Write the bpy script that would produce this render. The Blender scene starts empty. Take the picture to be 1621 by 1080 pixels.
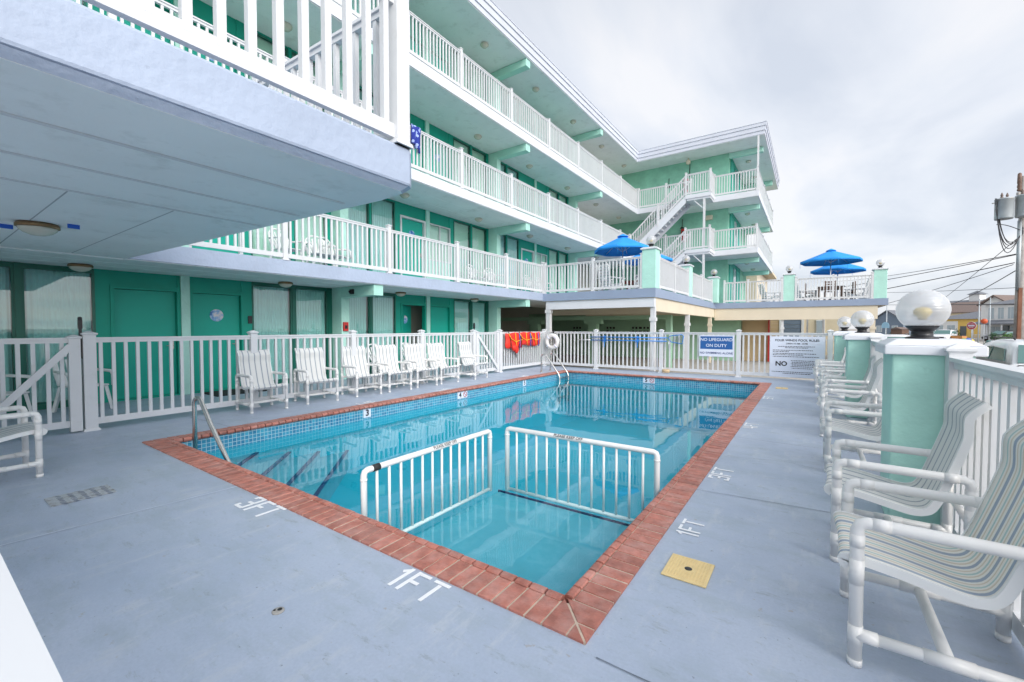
import bpy, bmesh, math, random
from mathutils import Vector, Matrix
random.seed(7)
sc = bpy.context.scene
COL = sc.collection
R = math.radians

# ---------------------------------------------------------------- mesh builder
class MB:
    def __init__(s):
        s.v = []; s.f = []; s.mi = []; s.sm = []; s.uv = []; s.hasuv = False
    def add(s, vs, fs, mat=0, smooth=False, uvs=None):
        o = len(s.v); s.v += [tuple(v) for v in vs]
        for k, f in enumerate(fs):
            s.f.append([o + i for i in f]); s.mi.append(mat); s.sm.append(smooth)
            if uvs: s.hasuv = True; s.uv.append(uvs[k])
            else: s.uv.append(None)
        return s
    def box(s, x0, x1, y0, y1, z0, z1, mat=0):
        v = [(x0,y0,z0),(x1,y0,z0),(x1,y1,z0),(x0,y1,z0),(x0,y0,z1),(x1,y0,z1),(x1,y1,z1),(x0,y1,z1)]
        return s.add(v, [(3,2,1,0),(4,5,6,7),(0,1,5,4),(1,2,6,5),(2,3,7,6),(3,0,4,7)], mat)
    def frust(s, cx, cy, z0, z1, a0, b0, a1, b1, mat=0):   # tapered box, half sizes
        v = [(cx-a0,cy-b0,z0),(cx+a0,cy-b0,z0),(cx+a0,cy+b0,z0),(cx-a0,cy+b0,z0),
             (cx-a1,cy-b1,z1),(cx+a1,cy-b1,z1),(cx+a1,cy+b1,z1),(cx-a1,cy+b1,z1)]
        return s.add(v, [(3,2,1,0),(4,5,6,7),(0,1,5,4),(1,2,6,5),(2,3,7,6),(3,0,4,7)], mat)
    def bar(s, p, q, w, h, mat=0, up=(0,0,1)):             # rectangular bar, w sideways, h along up
        p = Vector(p); q = Vector(q); d = (q-p).normalized(); u = Vector(up)
        side = d.cross(u)
        if side.length < 1e-4: side = Vector((1,0,0)); 
        side.normalize(); u = side.cross(d).normalized()
        a = side*(w/2); b = u*(h/2)
        v = [p-a-b,p+a-b,p+a+b,p-a+b,q-a-b,q+a-b,q+a+b,q-a+b]
        return s.add(v, [(3,2,1,0),(4,5,6,7),(0,1,5,4),(1,2,6,5),(2,3,7,6),(3,0,4,7)], mat)
    def tube(s, pts, r, n=10, mat=0, closed=False, caps=True):
        P = [Vector(p) for p in pts]; m = len(P)
        rad = r if isinstance(r, (list, tuple)) else [r]*m
        vs = []; prev = None
        for i in range(m):
            if closed: t = (P[(i+1)%m]-P[i-1])
            else: t = (P[min(i+1,m-1)]-P[max(i-1,0)])
            t.normalize()
            if prev is None:
                a = Vector((0,0,1)) if abs(t.z) < .9 else Vector((1,0,0))
                nrm = t.cross(a).normalized()
            else:
                nrm = (prev - t*prev.dot(t)).normalized()
            prev = nrm; b = t.cross(nrm)
            for k in range(n):
                an = 2*math.pi*k/n
                vs.append(P[i] + nrm*(math.cos(an)*rad[i]) + b*(math.sin(an)*rad[i]))
        fs = []
        for i in range(m if closed else m-1):
            j = (i+1) % m
            for k in range(n):
                l = (k+1) % n
                fs.append((i*n+k, i*n+l, j*n+l, j*n+k))
        s.add(vs, fs, mat, True)
        if caps and not closed:
            o = len(s.v)-len(vs)
            s.f.append([o+k for k in reversed(range(n))]); s.mi.append(mat); s.sm.append(False); s.uv.append(None)
            s.f.append([o+(m-1)*n+k for k in range(n)]); s.mi.append(mat); s.sm.append(False); s.uv.append(None)
        return s
    def lathe(s, prof, c, n=24, mat=0, smooth=True):       # prof [(r,z)] bottom to top about a vertical axis
        vs = []; fs = []; m = len(prof)
        for r, z in prof:
            for k in range(n):
                a = 2*math.pi*k/n
                vs.append((c[0]+r*math.cos(a), c[1]+r*math.sin(a), c[2]+z))
        for i in range(m-1):
            for k in range(n):
                l = (k+1) % n
                fs.append((i*n+k, i*n+l, (i+1)*n+l, (i+1)*n+k))
        s.add(vs, fs, mat, smooth)
        o = len(s.v)-len(vs)
        for ring, rev in ((0, True), (m-1, False)):
            idx = [o+ring*n+k for k in range(n)]
            s.f.append(idx[::-1] if rev else idx); s.mi.append(mat); s.sm.append(False); s.uv.append(None)
        return s
    def prism(s, poly, z0, z1, mat=0, axis='z'):           # poly [(a,b)]; axis of extrusion
        n = len(poly)
        def P(a, b, c):
            return (a,b,c) if axis == 'z' else ((a,c,b) if axis == 'y' else (c,a,b))
        vs = [P(a,b,z0) for a,b in poly]+[P(a,b,z1) for a,b in poly]
        fs = [tuple(reversed(range(n))), tuple(range(n,2*n))]+[(i,(i+1)%n,n+(i+1)%n,n+i) for i in range(n)]
        return s.add(vs, fs, mat)
    def sweep(s, rings, mat=0, smooth=True, caps=True, closed_ring=True):
        n = len(rings[0]); vs = [p for r in rings for p in r]; fs = []
        for i in range(len(rings)-1):
            for k in range(n if closed_ring else n-1):
                l = (k+1) % n
                fs.append((i*n+k, i*n+l, (i+1)*n+l, (i+1)*n+k))
        s.add(vs, fs, mat, smooth)
        if caps and closed_ring:
            o = len(s.v)-len(vs); m = len(rings)-1
            s.f.append([o+k for k in reversed(range(n))]); s.mi.append(mat); s.sm.append(False); s.uv.append(None)
            s.f.append([o+m*n+k for k in range(n)]); s.mi.append(mat); s.sm.append(False); s.uv.append(None)
        return s
    def build(s, name, mats, parent=None, world=True, bevel=0, fix=True, auto=None):
        me = bpy.data.meshes.new(name)
        off = Vector((0,0,0))
        if parent is not None and world:
            p = parent
            while p is not None: off += p.location; p = p.parent
        me.from_pydata([tuple(Vector(v)-off) for v in s.v], [], s.f)
        if not isinstance(mats, (list, tuple)): mats = [mats]
        for m in mats: me.materials.append(m)
        me.polygons.foreach_set('material_index', s.mi)
        me.polygons.foreach_set('use_smooth', s.sm)
        if s.hasuv:
            ul = me.uv_layers.new(name='UVMap'); k = 0
            for fi, f in enumerate(s.f):
                u = s.uv[fi]
                for j in range(len(f)):
                    ul.data[k].uv = u[j] if u else (0,0); k += 1
        if fix:
            bm = bmesh.new(); bm.from_mesh(me)
            bmesh.ops.recalc_face_normals(bm, faces=bm.faces); bm.to_mesh(me); bm.free()
        me.update()
        o = bpy.data.objects.new(name, me); COL.objects.link(o)
        if parent is not None: o.parent = parent
        if bevel:
            b = o.modifiers.new('bevel', 'BEVEL'); b.width = bevel; b.segments = 2
            b.limit_method = 'ANGLE'; b.angle_limit = R(40); b.harden_normals = False
        return o

def tag(o, label=None, cat=None, group=None, kind=None):
    if label: o['label'] = label
    if cat: o['category'] = cat
    if group: o['group'] = group
    if kind: o['kind'] = kind
    return o
def thing(name, label, cat, loc=(0,0,0), rot=0, group=None):
    o = bpy.data.objects.new(name, None); COL.objects.link(o)
    o.location = loc; o.rotation_euler = (0,0,rot); o.empty_display_size = .1
    return tag(o, label, cat, group)
def structure(o): o['kind'] = 'structure'; return o
def dup(root, loc, rot, label, group=None):
    r = root.copy(); COL.objects.link(r); r.location = loc; r.rotation_euler = (0,0,rot); r['label'] = label
    if group: r['group'] = group
    def kids(src, dst):
        for ch in list(src.children):
            c = ch.copy(); COL.objects.link(c); c.parent = dst; kids(ch, c)
    kids(root, r)
    return r
def text(body, size, mat, name, parent, mtx, bold=0.0, align='CENTER', ext=0.0, world=True):
    cu = bpy.data.curves.new(name, 'FONT'); cu.body = body; cu.size = size; cu.align_x = align; cu.align_y = 'CENTER'
    cu.offset = bold*size; cu.extrude = ext; cu.resolution_u = 3
    tmp = bpy.data.objects.new(name, cu); COL.objects.link(tmp)
    bpy.context.view_layer.update()
    me = bpy.data.meshes.new_from_object(tmp.evaluated_get(bpy.context.evaluated_depsgraph_get()))
    COL.objects.unlink(tmp); bpy.data.objects.remove(tmp); bpy.data.curves.remove(cu)
    me.materials.clear(); me.materials.append(mat)
    off = Vector((0,0,0))
    if parent is not None and world:
        p = parent
        while p is not None: off += p.location; p = p.parent
    me.transform(Matrix.Translation(-off) @ mtx)
    me.name = name
    o = bpy.data.objects.new(name, me); COL.objects.link(o)
    if parent is not None: o.parent = parent
    return o
def frame(origin, xdir, ydir):       # text placed with its reading direction and its up direction
    x = Vector(xdir).normalized(); y = Vector(ydir).normalized(); z = x.cross(y)
    m = Matrix((x, y, z)).transposed().to_4x4(); m.translation = Vector(origin); return m

# ---------------------------------------------------------------- materials
def nt(m): m.use_nodes = True; return m.node_tree.nodes, m.node_tree.links
def mat(name, col, rough=.5, metal=0.0, var=0.0, vscale=3.0, bump=0.0, bscale=40.0, spec=.5, island=0.0, dirt=None, coat=0.0, detail=4):
    m = bpy.data.materials.new(name); N, L = nt(m); b = N['Principled BSDF']
    b.inputs['Base Color'].default_value = (*col,1); b.inputs['Roughness'].default_value = rough
    b.inputs['Metallic'].default_value = metal; b.inputs['Specular IOR Level'].default_value = spec
    if coat: b.inputs['Coat Weight'].default_value = coat; b.inputs['Coat Roughness'].default_value = .08
    tc = N.new('ShaderNodeTexCoord'); cur = None
    geo = N.new('ShaderNodeNewGeometry')
    if var or dirt or island:
        mix = N.new('ShaderNodeMix'); mix.data_type = 'RGBA'; mix.blend_type = 'MIX'
        no = N.new('ShaderNodeTexNoise'); no.inputs['Scale'].default_value = vscale; no.inputs['Detail'].default_value = detail; no.inputs['Roughness'].default_value = .62
        L.new(geo.outputs['Position'], no.inputs['Vector'])
        rp = N.new('ShaderNodeMapRange'); rp.inputs[1].default_value = .3; rp.inputs[2].default_value = .7
        L.new(no.outputs['Fac'], rp.inputs[0]); L.new(rp.outputs[0], mix.inputs[0])
        mix.inputs[6].default_value = (*[max(0,c*(1-var)) for c in col],1)
        mix.inputs[7].default_value = (*[min(1,c*(1+var*.7)) for c in col],1)
        cur = mix.outputs[2]
        if dirt:
            dc, dscale, lo, hi, amt = dirt
            n2 = N.new('ShaderNodeTexNoise'); n2.inputs['Scale'].default_value = dscale; n2.inputs['Detail'].default_value = 6; n2.inputs['Roughness'].default_value = .7
            L.new(geo.outputs['Position'], n2.inputs['Vector'])
            r2 = N.new('ShaderNodeMapRange'); r2.inputs[1].default_value = lo; r2.inputs[2].default_value = hi; r2.inputs[4].default_value = amt
            L.new(n2.outputs['Fac'], r2.inputs[0])
            mx = N.new('ShaderNodeMix'); mx.data_type = 'RGBA'; L.new(r2.outputs[0], mx.inputs[0]); L.new(cur, mx.inputs[6]); mx.inputs[7].default_value = (*dc,1)
            cur = mx.outputs[2]
        if island:
            hs = N.new('ShaderNodeHueSaturation'); r3 = N.new('ShaderNodeMapRange'); r3.inputs[3].default_value = 1-island; r3.inputs[4].default_value = 1+island
            L.new(geo.outputs['Random Per Island'], r3.inputs[0]); L.new(r3.outputs[0], hs.inputs['Value']); L.new(cur, hs.inputs['Color']); cur = hs.outputs[0]
        L.new(cur, b.inputs['Base Color'])
    if bump:
        nb = N.new('ShaderNodeTexNoise'); nb.inputs['Scale'].default_value = bscale; nb.inputs['Detail'].default_value = 5
        L.new(geo.outputs['Position'], nb.inputs['Vector'])
        bp = N.new('ShaderNodeBump'); bp.inputs['Strength'].default_value = bump; bp.inputs['Distance'].default_value = .01
        L.new(nb.outputs['Fac'], bp.inputs['Height']); L.new(bp.outputs[0], b.inputs['Normal'])
    return m

M = {}
M['vinyl'] = mat('white_vinyl', (.66,.67,.68), .38, var=.03, vscale=2, dirt=((.48,.48,.42), 5, .55, .8, .42))
M['pvc'] = mat('white_pvc_pipe', (.79,.785,.765), .3, var=.03, vscale=6, dirt=((.50,.44,.33), 14, .64, .8, .35))
M['whitepaint'] = mat('white_paint', (.68,.70,.735), .5, var=.05, vscale=1.2, bump=.08, bscale=60, dirt=((.45,.46,.48), 3, .66, .85, .35))
M['bluepaint'] = mat('blue_slab_paint', (.385,.45,.565), .48, var=.09, vscale=1.6, bump=.7, bscale=16, dirt=((.24,.28,.36), 22, .66, .72, .55))
M['soffit'] = mat('soffit_paint', (.85,.88,.87), .6, var=.06, vscale=.8, bump=.1, bscale=30, dirt=((.48,.50,.47), 2.6, .54, .75, .5))
M['mint'] = mat('mint_stucco', (.44,.74,.64), .7, var=.09, vscale=2.2, bump=.9, bscale=15, dirt=((.22,.46,.38), 7, .62, .8, .5))
M['mintsmooth'] = mat('mint_painted_beam', (.40,.70,.60), .55, var=.05, vscale=2, bump=.1, bscale=40)
M['green'] = mat('green_door_paint', (.012,.38,.285), .45, spec=.3, var=.06, vscale=1.5)
M['greentrim'] = mat('green_trim_paint', (.008,.32,.23), .5, spec=.3, var=.07, vscale=2)
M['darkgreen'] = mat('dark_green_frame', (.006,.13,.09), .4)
M['oldgreen'] = mat('faded_green_wall', (.34,.56,.40), .7, var=.08, vscale=1.5, bump=.2, bscale=20)
M['tan'] = mat('tan_wall_paint', (.62,.46,.27), .7, var=.06, vscale=1)
M['cream'] = mat('cream_beam_paint', (.70,.62,.48), .6, var=.06, vscale=1)
M['steel'] = mat('brushed_stainless_steel', (.62,.60,.56), .26, metal=1.0, var=.05, vscale=20)
M['black'] = mat('black_plastic', (.015,.015,.017), .4)
M['rubber'] = mat('black_rubber', (.02,.02,.02), .7)
M['lampglass'] = mat('cream_lamp_glass', (.62,.60,.50), .25, var=.04)
M['bronze'] = mat('lamp_trim_bronze', (.25,.16,.08), .4, metal=.6)
M['red'] = mat('red_paint', (.55,.03,.025), .4, var=.05)
M['tape'] = mat('blue_tape', (.02,.12,.55), .6)
M['interior'] = mat('dark_room', (.05,.055,.05), .8)
M['roomwall'] = mat('room_wall', (.45,.44,.38), .8)
M['brick'] = mat('red_coping_brick', (.42,.155,.115), .55, var=.3, vscale=14, bump=.3, bscale=70, island=.16, dirt=((.55,.36,.32), 6, .45, .75, .6))
M['mortar'] = mat('sandy_mortar', (.52,.42,.33), .85, var=.2, vscale=30, bump=.3, bscale=90)
M['yellowlid'] = mat('yellow_skimmer_lid', (.76,.58,.28), .5, var=.06, vscale=15)
M['markwhite'] = mat('white_deck_paint', (.82,.83,.85), .55, var=.03, vscale=30)
M['joint'] = mat('joint_dark', (.16,.19,.24), .8, var=.3, vscale=30)
M['jointlight'] = mat('joint_light', (.62,.68,.78), .6)
M['umbrella'] = mat('blue_umbrella_canvas', (.015,.29,.80), .75, var=.06, vscale=3)
M['navy'] = mat('navy_tile', (.004,.008,.09), .2)
M['signblue'] = mat('sign_blue', (.02,.11,.34), .4)
M['signwhite'] = mat('sign_white', (.72,.76,.86), .45)
M['ink'] = mat('black_ink', (.012,.012,.016), .5)
M['navyink'] = mat('navy_ink', (.03,.06,.2), .5)
M['vestred'] = mat('red_nylon', (.75,.03,.015), .6, var=.15, vscale=12, bump=.4, bscale=18)
M['vestyellow'] = mat('yellow_webbing', (.85,.42,.02), .6)
M['vestblue'] = mat('blue_webbing', (.08,.1,.45), .6)
M['ringwhite'] = mat('white_foam_ring', (.74,.74,.72), .45, var=.05, vscale=8)
M['rope'] = mat('grey_rope', (.35,.34,.32), .8)
M['polblue'] = mat('blue_anodised_pole', (.03,.22,.62), .35)
M['alum'] = mat('aluminium', (.72,.73,.74), .35, metal=.9)
M['asphalt'] = mat('asphalt', (.075,.075,.08), .85, var=.2, vscale=3, bump=.3, bscale=60)
M['concrete'] = mat('pale_concrete', (.42,.39,.35), .8, var=.12, vscale=1.5)
M['earth'] = mat('pale_gravel', (.40,.37,.33), .9, var=.25, vscale=6, bump=.4, bscale=40)
M['plasticchair'] = mat('white_plastic', (.78,.79,.78), .4, var=.03)
M['wood'] = mat('dark_red_wood', (.20,.055,.04), .5, var=.2, vscale=8)
M['brownwood'] = mat('brown_wood', (.17,.10,.07), .55, var=.2, vscale=8)
M['polewood'] = mat('weathered_pole_wood', (.46,.43,.40), .85, var=.25, vscale=5, bump=.3)
M['rustwood'] = mat('rust_brown_guard', (.27,.12,.07), .8, var=.2)
M['galv'] = mat('galvanised_grey', (.42,.46,.48), .5, metal=.3, var=.12, vscale=3, dirt=((.36,.25,.16), 4, .58, .75, .5))
M['cable'] = mat('black_cable', (.03,.03,.035), .6)
M['carpaint_white'] = mat('white_car_paint', (.78,.79,.80), .25, coat=.6)
M['carpaint_dark'] = mat('charcoal_car_paint', (.03,.033,.038), .25, coat=.6)
M['carpaint_grey'] = mat('silver_car_paint', (.45,.46,.47), .28, metal=.5, coat=.5)
M['carglass'] = mat('tinted_car_glass', (.10,.20,.19), .08, spec=.4)
M['tyre'] = mat('tyre_rubber', (.02,.02,.02), .8)
M['rim'] = mat('alloy_rim', (.5,.5,.5), .3, metal=.8)
M['headlight'] = mat('headlight_lens', (.75,.77,.78), .15)
M['siding_cream'] = mat('cream_siding', (.66,.57,.40), .7, var=.05)
M['siding_white'] = mat('white_siding', (.74,.74,.72), .6, var=.04)
M['siding_yellow'] = mat('yellow_siding', (.72,.48,.12), .7, var=.05)
M['siding_grey'] = mat('slate_siding', (.16,.21,.27), .6, var=.06)
M['siding_tan'] = mat('tan_lap_siding', (.52,.38,.22), .7, var=.05)
M['roofbrown'] = mat('brown_shingles', (.20,.15,.13), .9, var=.2, vscale=4, bump=.3)
M['roofgrey'] = mat('grey_shingles', (.17,.18,.20), .9, var=.2, vscale=4, bump=.3)
M['winglass'] = mat('dark_window_glass', (.05,.07,.08), .06, spec=.8)
M['paleglass'] = mat('pale_window_glass', (.35,.42,.45), .1, spec=.7)
M['leaf'] = mat('leaf_green', (.07,.16,.03), .6, var=.4, vscale=3, island=.35)
M['leafdark'] = mat('leaf_dark', (.03,.09,.03), .6, var=.4, vscale=3, island=.35)
M['bark'] = mat('bark', (.16,.11,.07), .9, var=.2)
M['orange'] = mat('orange_plastic', (.58,.10,.03), .5)
M['stopred'] = mat('sign_red', (.48,.04,.05), .4)
M['mat'] = mat('black_doormat', (.02,.02,.022), .95, bump=.5, bscale=120)
M['bulb'] = mat('yellow_bulb_coating', (.75,.55,.12), .4)

def make_deck():
    m = bpy.data.materials.new('painted_deck_concrete'); N, L = nt(m); b = N['Principled BSDF']
    geo = N.new('ShaderNodeNewGeometry')
    def noise(scale, det, ro=.6, sx=1, sy=1):
        mp = N.new('ShaderNodeMapping'); mp.inputs['Scale'].default_value = (sx,sy,1); L.new(geo.outputs['Position'], mp.inputs['Vector'])
        n = N.new('ShaderNodeTexNoise'); n.inputs['Scale'].default_value = scale; n.inputs['Detail'].default_value = det; n.inputs['Roughness'].default_value = ro
        L.new(mp.outputs[0], n.inputs['Vector']); return n.outputs['Fac']
    def rng(s, a, c, lo, hi):
        r = N.new('ShaderNodeMapRange'); r.inputs[1].default_value = a; r.inputs[2].default_value = c; r.inputs[3].default_value = lo; r.inputs[4].default_value = hi
        L.new(s, r.inputs[0]); return r.outputs[0]
    def mix(f, a, c):
        x = N.new('ShaderNodeMix'); x.data_type = 'RGBA'; L.new(f, x.inputs[0])
        for k, q in ((6,a),(7,c)):
            if isinstance(q, tuple): x.inputs[k].default_value = (*q,1)
            else: L.new(q, x.inputs[k])
        return x.outputs[2]
    c = mix(rng(noise(.9, 6, .65), .32, .68, 0, 1), (.35,.415,.52), (.44,.50,.60))
    c = mix(rng(noise(70, 3), .35, .7, 0, .35), c, (.30,.35,.45))
    c = mix(rng(noise(1.7, 9, .74, 1, 2.4), .47, .64, 0, .55), c, (.30,.36,.41))       # worn, rubbed patches
    c = mix(rng(noise(3.6, 9, .78, 2.2, .7), .53, .64, 0, .6), c, (.47,.51,.56))         # chalky drag marks
    c = mix(rng(noise(7, 8, .8, .6, 1.8), .57, .65, 0, .55), c, (.24,.275,.30))          # grime
    c = mix(rng(noise(24, 5, .75), .655, .69, 0, .8), c, (.13,.14,.15))                  # specks
    c = mix(rng(noise(13, 4, .7), .66, .70, 0, .6), c, (.33,.30,.26))
    L.new(c, b.inputs['Base Color'])
    L.new(rng(noise(3, 4), .3, .7, .38, .62), b.inputs['Roughness'])
    bp = N.new('ShaderNodeBump'); bp.inputs['Strength'].default_value = .25; bp.inputs['Distance'].default_value = .006
    L.new(noise(45, 6), bp.inputs['Height']); L.new(bp.outputs[0], b.inputs['Normal'])
    return m
M['deck'] = make_deck()

def make_glass(name, tint, refl=1.0, rough=0.0):
    m = bpy.data.materials.new(name); N, L = nt(m); N.remove(N['Principled BSDF']); out = N['Material Output']
    fr = N.new('ShaderNodeFresnel'); fr.inputs[0].default_value = 1.5
    mu = N.new('ShaderNodeMath'); mu.operation = 'MULTIPLY_ADD'; mu.inputs[1].default_value = refl; mu.inputs[2].default_value = .05; L.new(fr.outputs[0], mu.inputs[0])
    gb = N.new('ShaderNodeNewGeometry'); iv = N.new('ShaderNodeMath'); iv.operation = 'SUBTRACT'; iv.inputs[0].default_value = 1; L.new(gb.outputs['Backfacing'], iv.inputs[1])
    m2 = N.new('ShaderNodeMath'); m2.operation = 'MULTIPLY'; m2.use_clamp = True; L.new(mu.outputs[0], m2.inputs[0]); L.new(iv.outputs[0], m2.inputs[1]); mu = m2
    t = N.new('ShaderNodeBsdfTransparent'); t.inputs[0].default_value = (*tint,1)
    g = N.new('ShaderNodeBsdfGlossy'); g.inputs['Roughness'].default_value = rough; g.inputs['Color'].default_value = (.95,.97,1,1)
    x = N.new('ShaderNodeMixShader'); L.new(mu.outputs[0], x.inputs[0]); L.new(t.outputs[0], x.inputs[1]); L.new(g.outputs[0], x.inputs[2]); L.new(x.outputs[0], out.inputs[0])
    return m
M['pane'] = make_glass('window_pane_glass', (.82,.96,.94), 1.5)

def make_globe():
    m = bpy.data.materials.new('frosted_globe_glass'); N, L = nt(m); N.remove(N['Principled BSDF']); out = N['Material Output']
    geo = N.new('ShaderNodeNewGeometry'); sep = N.new('ShaderNodeSeparateXYZ'); tcn = N.new('ShaderNodeTexCoord'); L.new(tcn.outputs['Object'], sep.inputs[0])
    w = N.new('ShaderNodeMath'); w.operation = 'SINE'; k = N.new('ShaderNodeMath'); k.operation = 'MULTIPLY'; k.inputs[1].default_value = 330
    L.new(sep.outputs[2], k.inputs[0]); L.new(k.outputs[0], w.inputs[0])
    bp = N.new('ShaderNodeBump'); bp.inputs['Strength'].default_value = .3; bp.inputs['Distance'].default_value = .002; L.new(w.outputs[0], bp.inputs['Height'])
    lw = N.new('ShaderNodeLayerWeight'); lw.inputs[0].default_value = .35
    t = N.new('ShaderNodeBsdfTransparent'); t.inputs[0].default_value = (.93,.94,.95,1)
    tl = N.new('ShaderNodeBsdfTranslucent'); tl.inputs[0].default_value = (.92,.93,.95,1)
    df = N.new('ShaderNodeBsdfDiffuse'); df.inputs[0].default_value = (.80,.81,.83,1)
    g = N.new('ShaderNodeBsdfGlossy'); g.inputs['Roughness'].default_value = .22; L.new(bp.outputs[0], g.inputs['Normal'])
    a = N.new('ShaderNodeMixShader'); a.inputs[0].default_value = .5; L.new(tl.outputs[0], a.inputs[1]); L.new(df.outputs[0], a.inputs[2])
    f1 = N.new('ShaderNodeMapRange'); f1.inputs[1].default_value = 0; f1.inputs[2].default_value = .9; f1.inputs[3].default_value = .42; f1.inputs[4].default_value = .95
    L.new(lw.outputs['Facing'], f1.inputs[0])
    c = N.new('ShaderNodeMixShader'); L.new(f1.outputs[0], c.inputs[0]); L.new(t.outputs[0], c.inputs[1]); L.new(a.outputs[0], c.inputs[2])
    d = N.new('ShaderNodeMixShader'); d.inputs[0].default_value = .09; L.new(c.outputs[0], d.inputs[1]); L.new(g.outputs[0], d.inputs[2]); L.new(d.outputs[0], out.inputs[0])
    return m
M['globe'] = make_globe()

def make_curtain(name, c0, c1):
    return mat(name, c0, .85, var=.05, vscale=2)
M['curtain'] = mat('sheer_curtain', (.60,.73,.72), .85, var=.04, vscale=2)
M['curtainwarm'] = mat('cream_blind', (.84,.82,.70), .85, var=.04, vscale=2)

def make_tile():
    m = bpy.data.materials.new('blue_waterline_tile'); N, L = nt(m); b = N['Principled BSDF']
    geo = N.new('ShaderNodeNewGeometry'); sep = N.new('ShaderNodeSeparateXYZ'); L.new(geo.outputs['Position'], sep.inputs[0])
    ad = N.new('ShaderNodeMath'); ad.operation = 'ADD'; L.new(sep.outputs[0], ad.inputs[0]); L.new(sep.outputs[1], ad.inputs[1])
    cb = N.new('ShaderNodeCombineXYZ'); L.new(ad.outputs[0], cb.inputs[0]); L.new(sep.outputs[2], cb.inputs[1])
    br = N.new('ShaderNodeTexBrick'); br.offset = 0; br.inputs['Scale'].default_value = 1; br.inputs['Brick Width'].default_value = .05; br.inputs['Row Height'].default_value = .05; br.inputs['Mortar Size'].default_value = .003; br.inputs['Bias'].default_value = 0
    br.inputs['Color1'].default_value = (.03,.20,.36,1); br.inputs['Color2'].default_value = (.06,.36,.52,1); br.inputs['Mortar'].default_value = (.45,.62,.68,1)
    L.new(cb.outputs[0], br.inputs['Vector']); L.new(br.outputs['Color'], b.inputs['Base Color']); b.inputs['Roughness'].default_value = .15
    return m
M['tile'] = make_tile()
M['plaster'] = mat('turquoise_pool_plaster', (.001,.35,.47), .6, var=.05, vscale=1.2)
M['shelf'] = mat('pale_blue_pool_plaster', (.065,.36,.46), .6, var=.12, vscale=2.5, detail=7, dirt=((.22,.46,.54), 5, .5, .75, .5))

def make_water():
    m = bpy.data.materials.new('pool_water'); N, L = nt(m); N.remove(N['Principled BSDF']); out = N['Material Output']
    geo = N.new('ShaderNodeNewGeometry')
    n1 = N.new('ShaderNodeTexNoise'); n1.inputs['Scale'].default_value = 1.6; n1.inputs['Detail'].default_value = 2; L.new(geo.outputs['Position'], n1.inputs['Vector'])
    n2 = N.new('ShaderNodeTexNoise'); n2.inputs['Scale'].default_value = 9; n2.inputs['Detail'].default_value = 2; L.new(geo.outputs['Position'], n2.inputs['Vector'])
    sm = N.new('ShaderNodeMath'); sm.operation = 'MULTIPLY_ADD'; sm.inputs[1].default_value = .10; L.new(n2.outputs['Fac'], sm.inputs[0]); L.new(n1.outputs['Fac'], sm.inputs[2])
    bp = N.new('ShaderNodeBump'); bp.inputs['Strength'].default_value = .27; bp.inputs['Distance'].default_value = .008; L.new(sm.outputs[0], bp.inputs['Height'])
    fr = N.new('ShaderNodeFresnel'); fr.inputs[0].default_value = 1.33; L.new(bp.outputs[0], fr.inputs['Normal'])
    t = N.new('ShaderNodeBsdfTransparent'); t.inputs[0].default_value = (.87,.99,1,1)
    g = N.new('ShaderNodeBsdfGlossy'); g.inputs['Roughness'].default_value = .0; g.inputs['Color'].default_value = (.90,.96,1,1); L.new(bp.outputs[0], g.inputs['Normal'])
    iv = N.new('ShaderNodeMath'); iv.operation = 'SUBTRACT'; iv.inputs[0].default_value = 1; L.new(geo.outputs['Backfacing'], iv.inputs[1])
    m2 = N.new('ShaderNodeMath'); m2.operation = 'MULTIPLY'; L.new(fr.outputs[0], m2.inputs[0]); L.new(iv.outputs[0], m2.inputs[1])
    x = N.new('ShaderNodeMixShader'); L.new(m2.outputs[0], x.inputs[0]); L.new(t.outputs[0], x.inputs[1]); L.new(g.outputs[0], x.inputs[2]); L.new(x.outputs[0], out.inputs[0])
    return m
M['water'] = make_water()

def make_sling(name, base, stripes):
    # stripes: list of (position, colour) for a constant ramp across the sling (u)
    m = bpy.data.materials.new(name); N, L = nt(m); b = N['Principled BSDF']
    uv = N.new('ShaderNodeTexCoord'); sep = N.new('ShaderNodeSeparateXYZ'); L.new(uv.outputs['UV'], sep.inputs[0])
    cr = N.new('ShaderNodeValToRGB'); cr.color_ramp.interpolation = 'CONSTANT'; L.new(sep.outputs[0], cr.inputs[0])
    el = cr.color_ramp.elements; el[0].position = 0; el[0].color = (*base,1); el[1].position = stripes[0][0]; el[1].color = (*stripes[0][1],1)
    for p, c in stripes[1:]:
        e = el.new(p); e.color = (*c,1)
    L.new(cr.outputs[0], b.inputs['Base Color']); b.inputs['Roughness'].default_value = .75
    # woven threads
    sx = N.new('ShaderNodeTexWave'); sx.inputs['Scale'].default_value = 60; sx.bands_direction = 'Y'; L.new(uv.outputs['UV'], sx.inputs['Vector'])
    bp = N.new('ShaderNodeBump'); bp.inputs['Strength'].default_value = .25; bp.inputs['Distance'].default_value = .002; L.new(sx.outputs['Fac'], bp.inputs['Height']); L.new(bp.outputs[0], b.inputs['Normal'])
    return m
W = (.68,.68,.655); G = (.24,.27,.33)
st = []
for k in range(5):
    c = .12+.19*k; st += [(c-.035,(.60,.62,.60)),(c-.014,G),(c+.014,(.60,.62,.60)),(c+.035,W)]
M['sling_plain'] = make_sling('white_sling_fabric_thin_stripes', W, st)
BL = (.32,.38,.46); TN = (.63,.56,.45); CR = (.76,.74,.68); TE = (.42,.56,.54)
st = []
for k in range(4):
    c = .03+.245*k
    st += [(c,BL),(c+.05,CR),(c+.085,TN),(c+.11,CR),(c+.135,TE),(c+.16,CR),(c+.195,TN),(c+.215,CR)][:7 if k == 3 else 8]
st = st[:30]
M['sling_multi'] = make_sling('multi_stripe_sling_fabric', CR, st)

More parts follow.
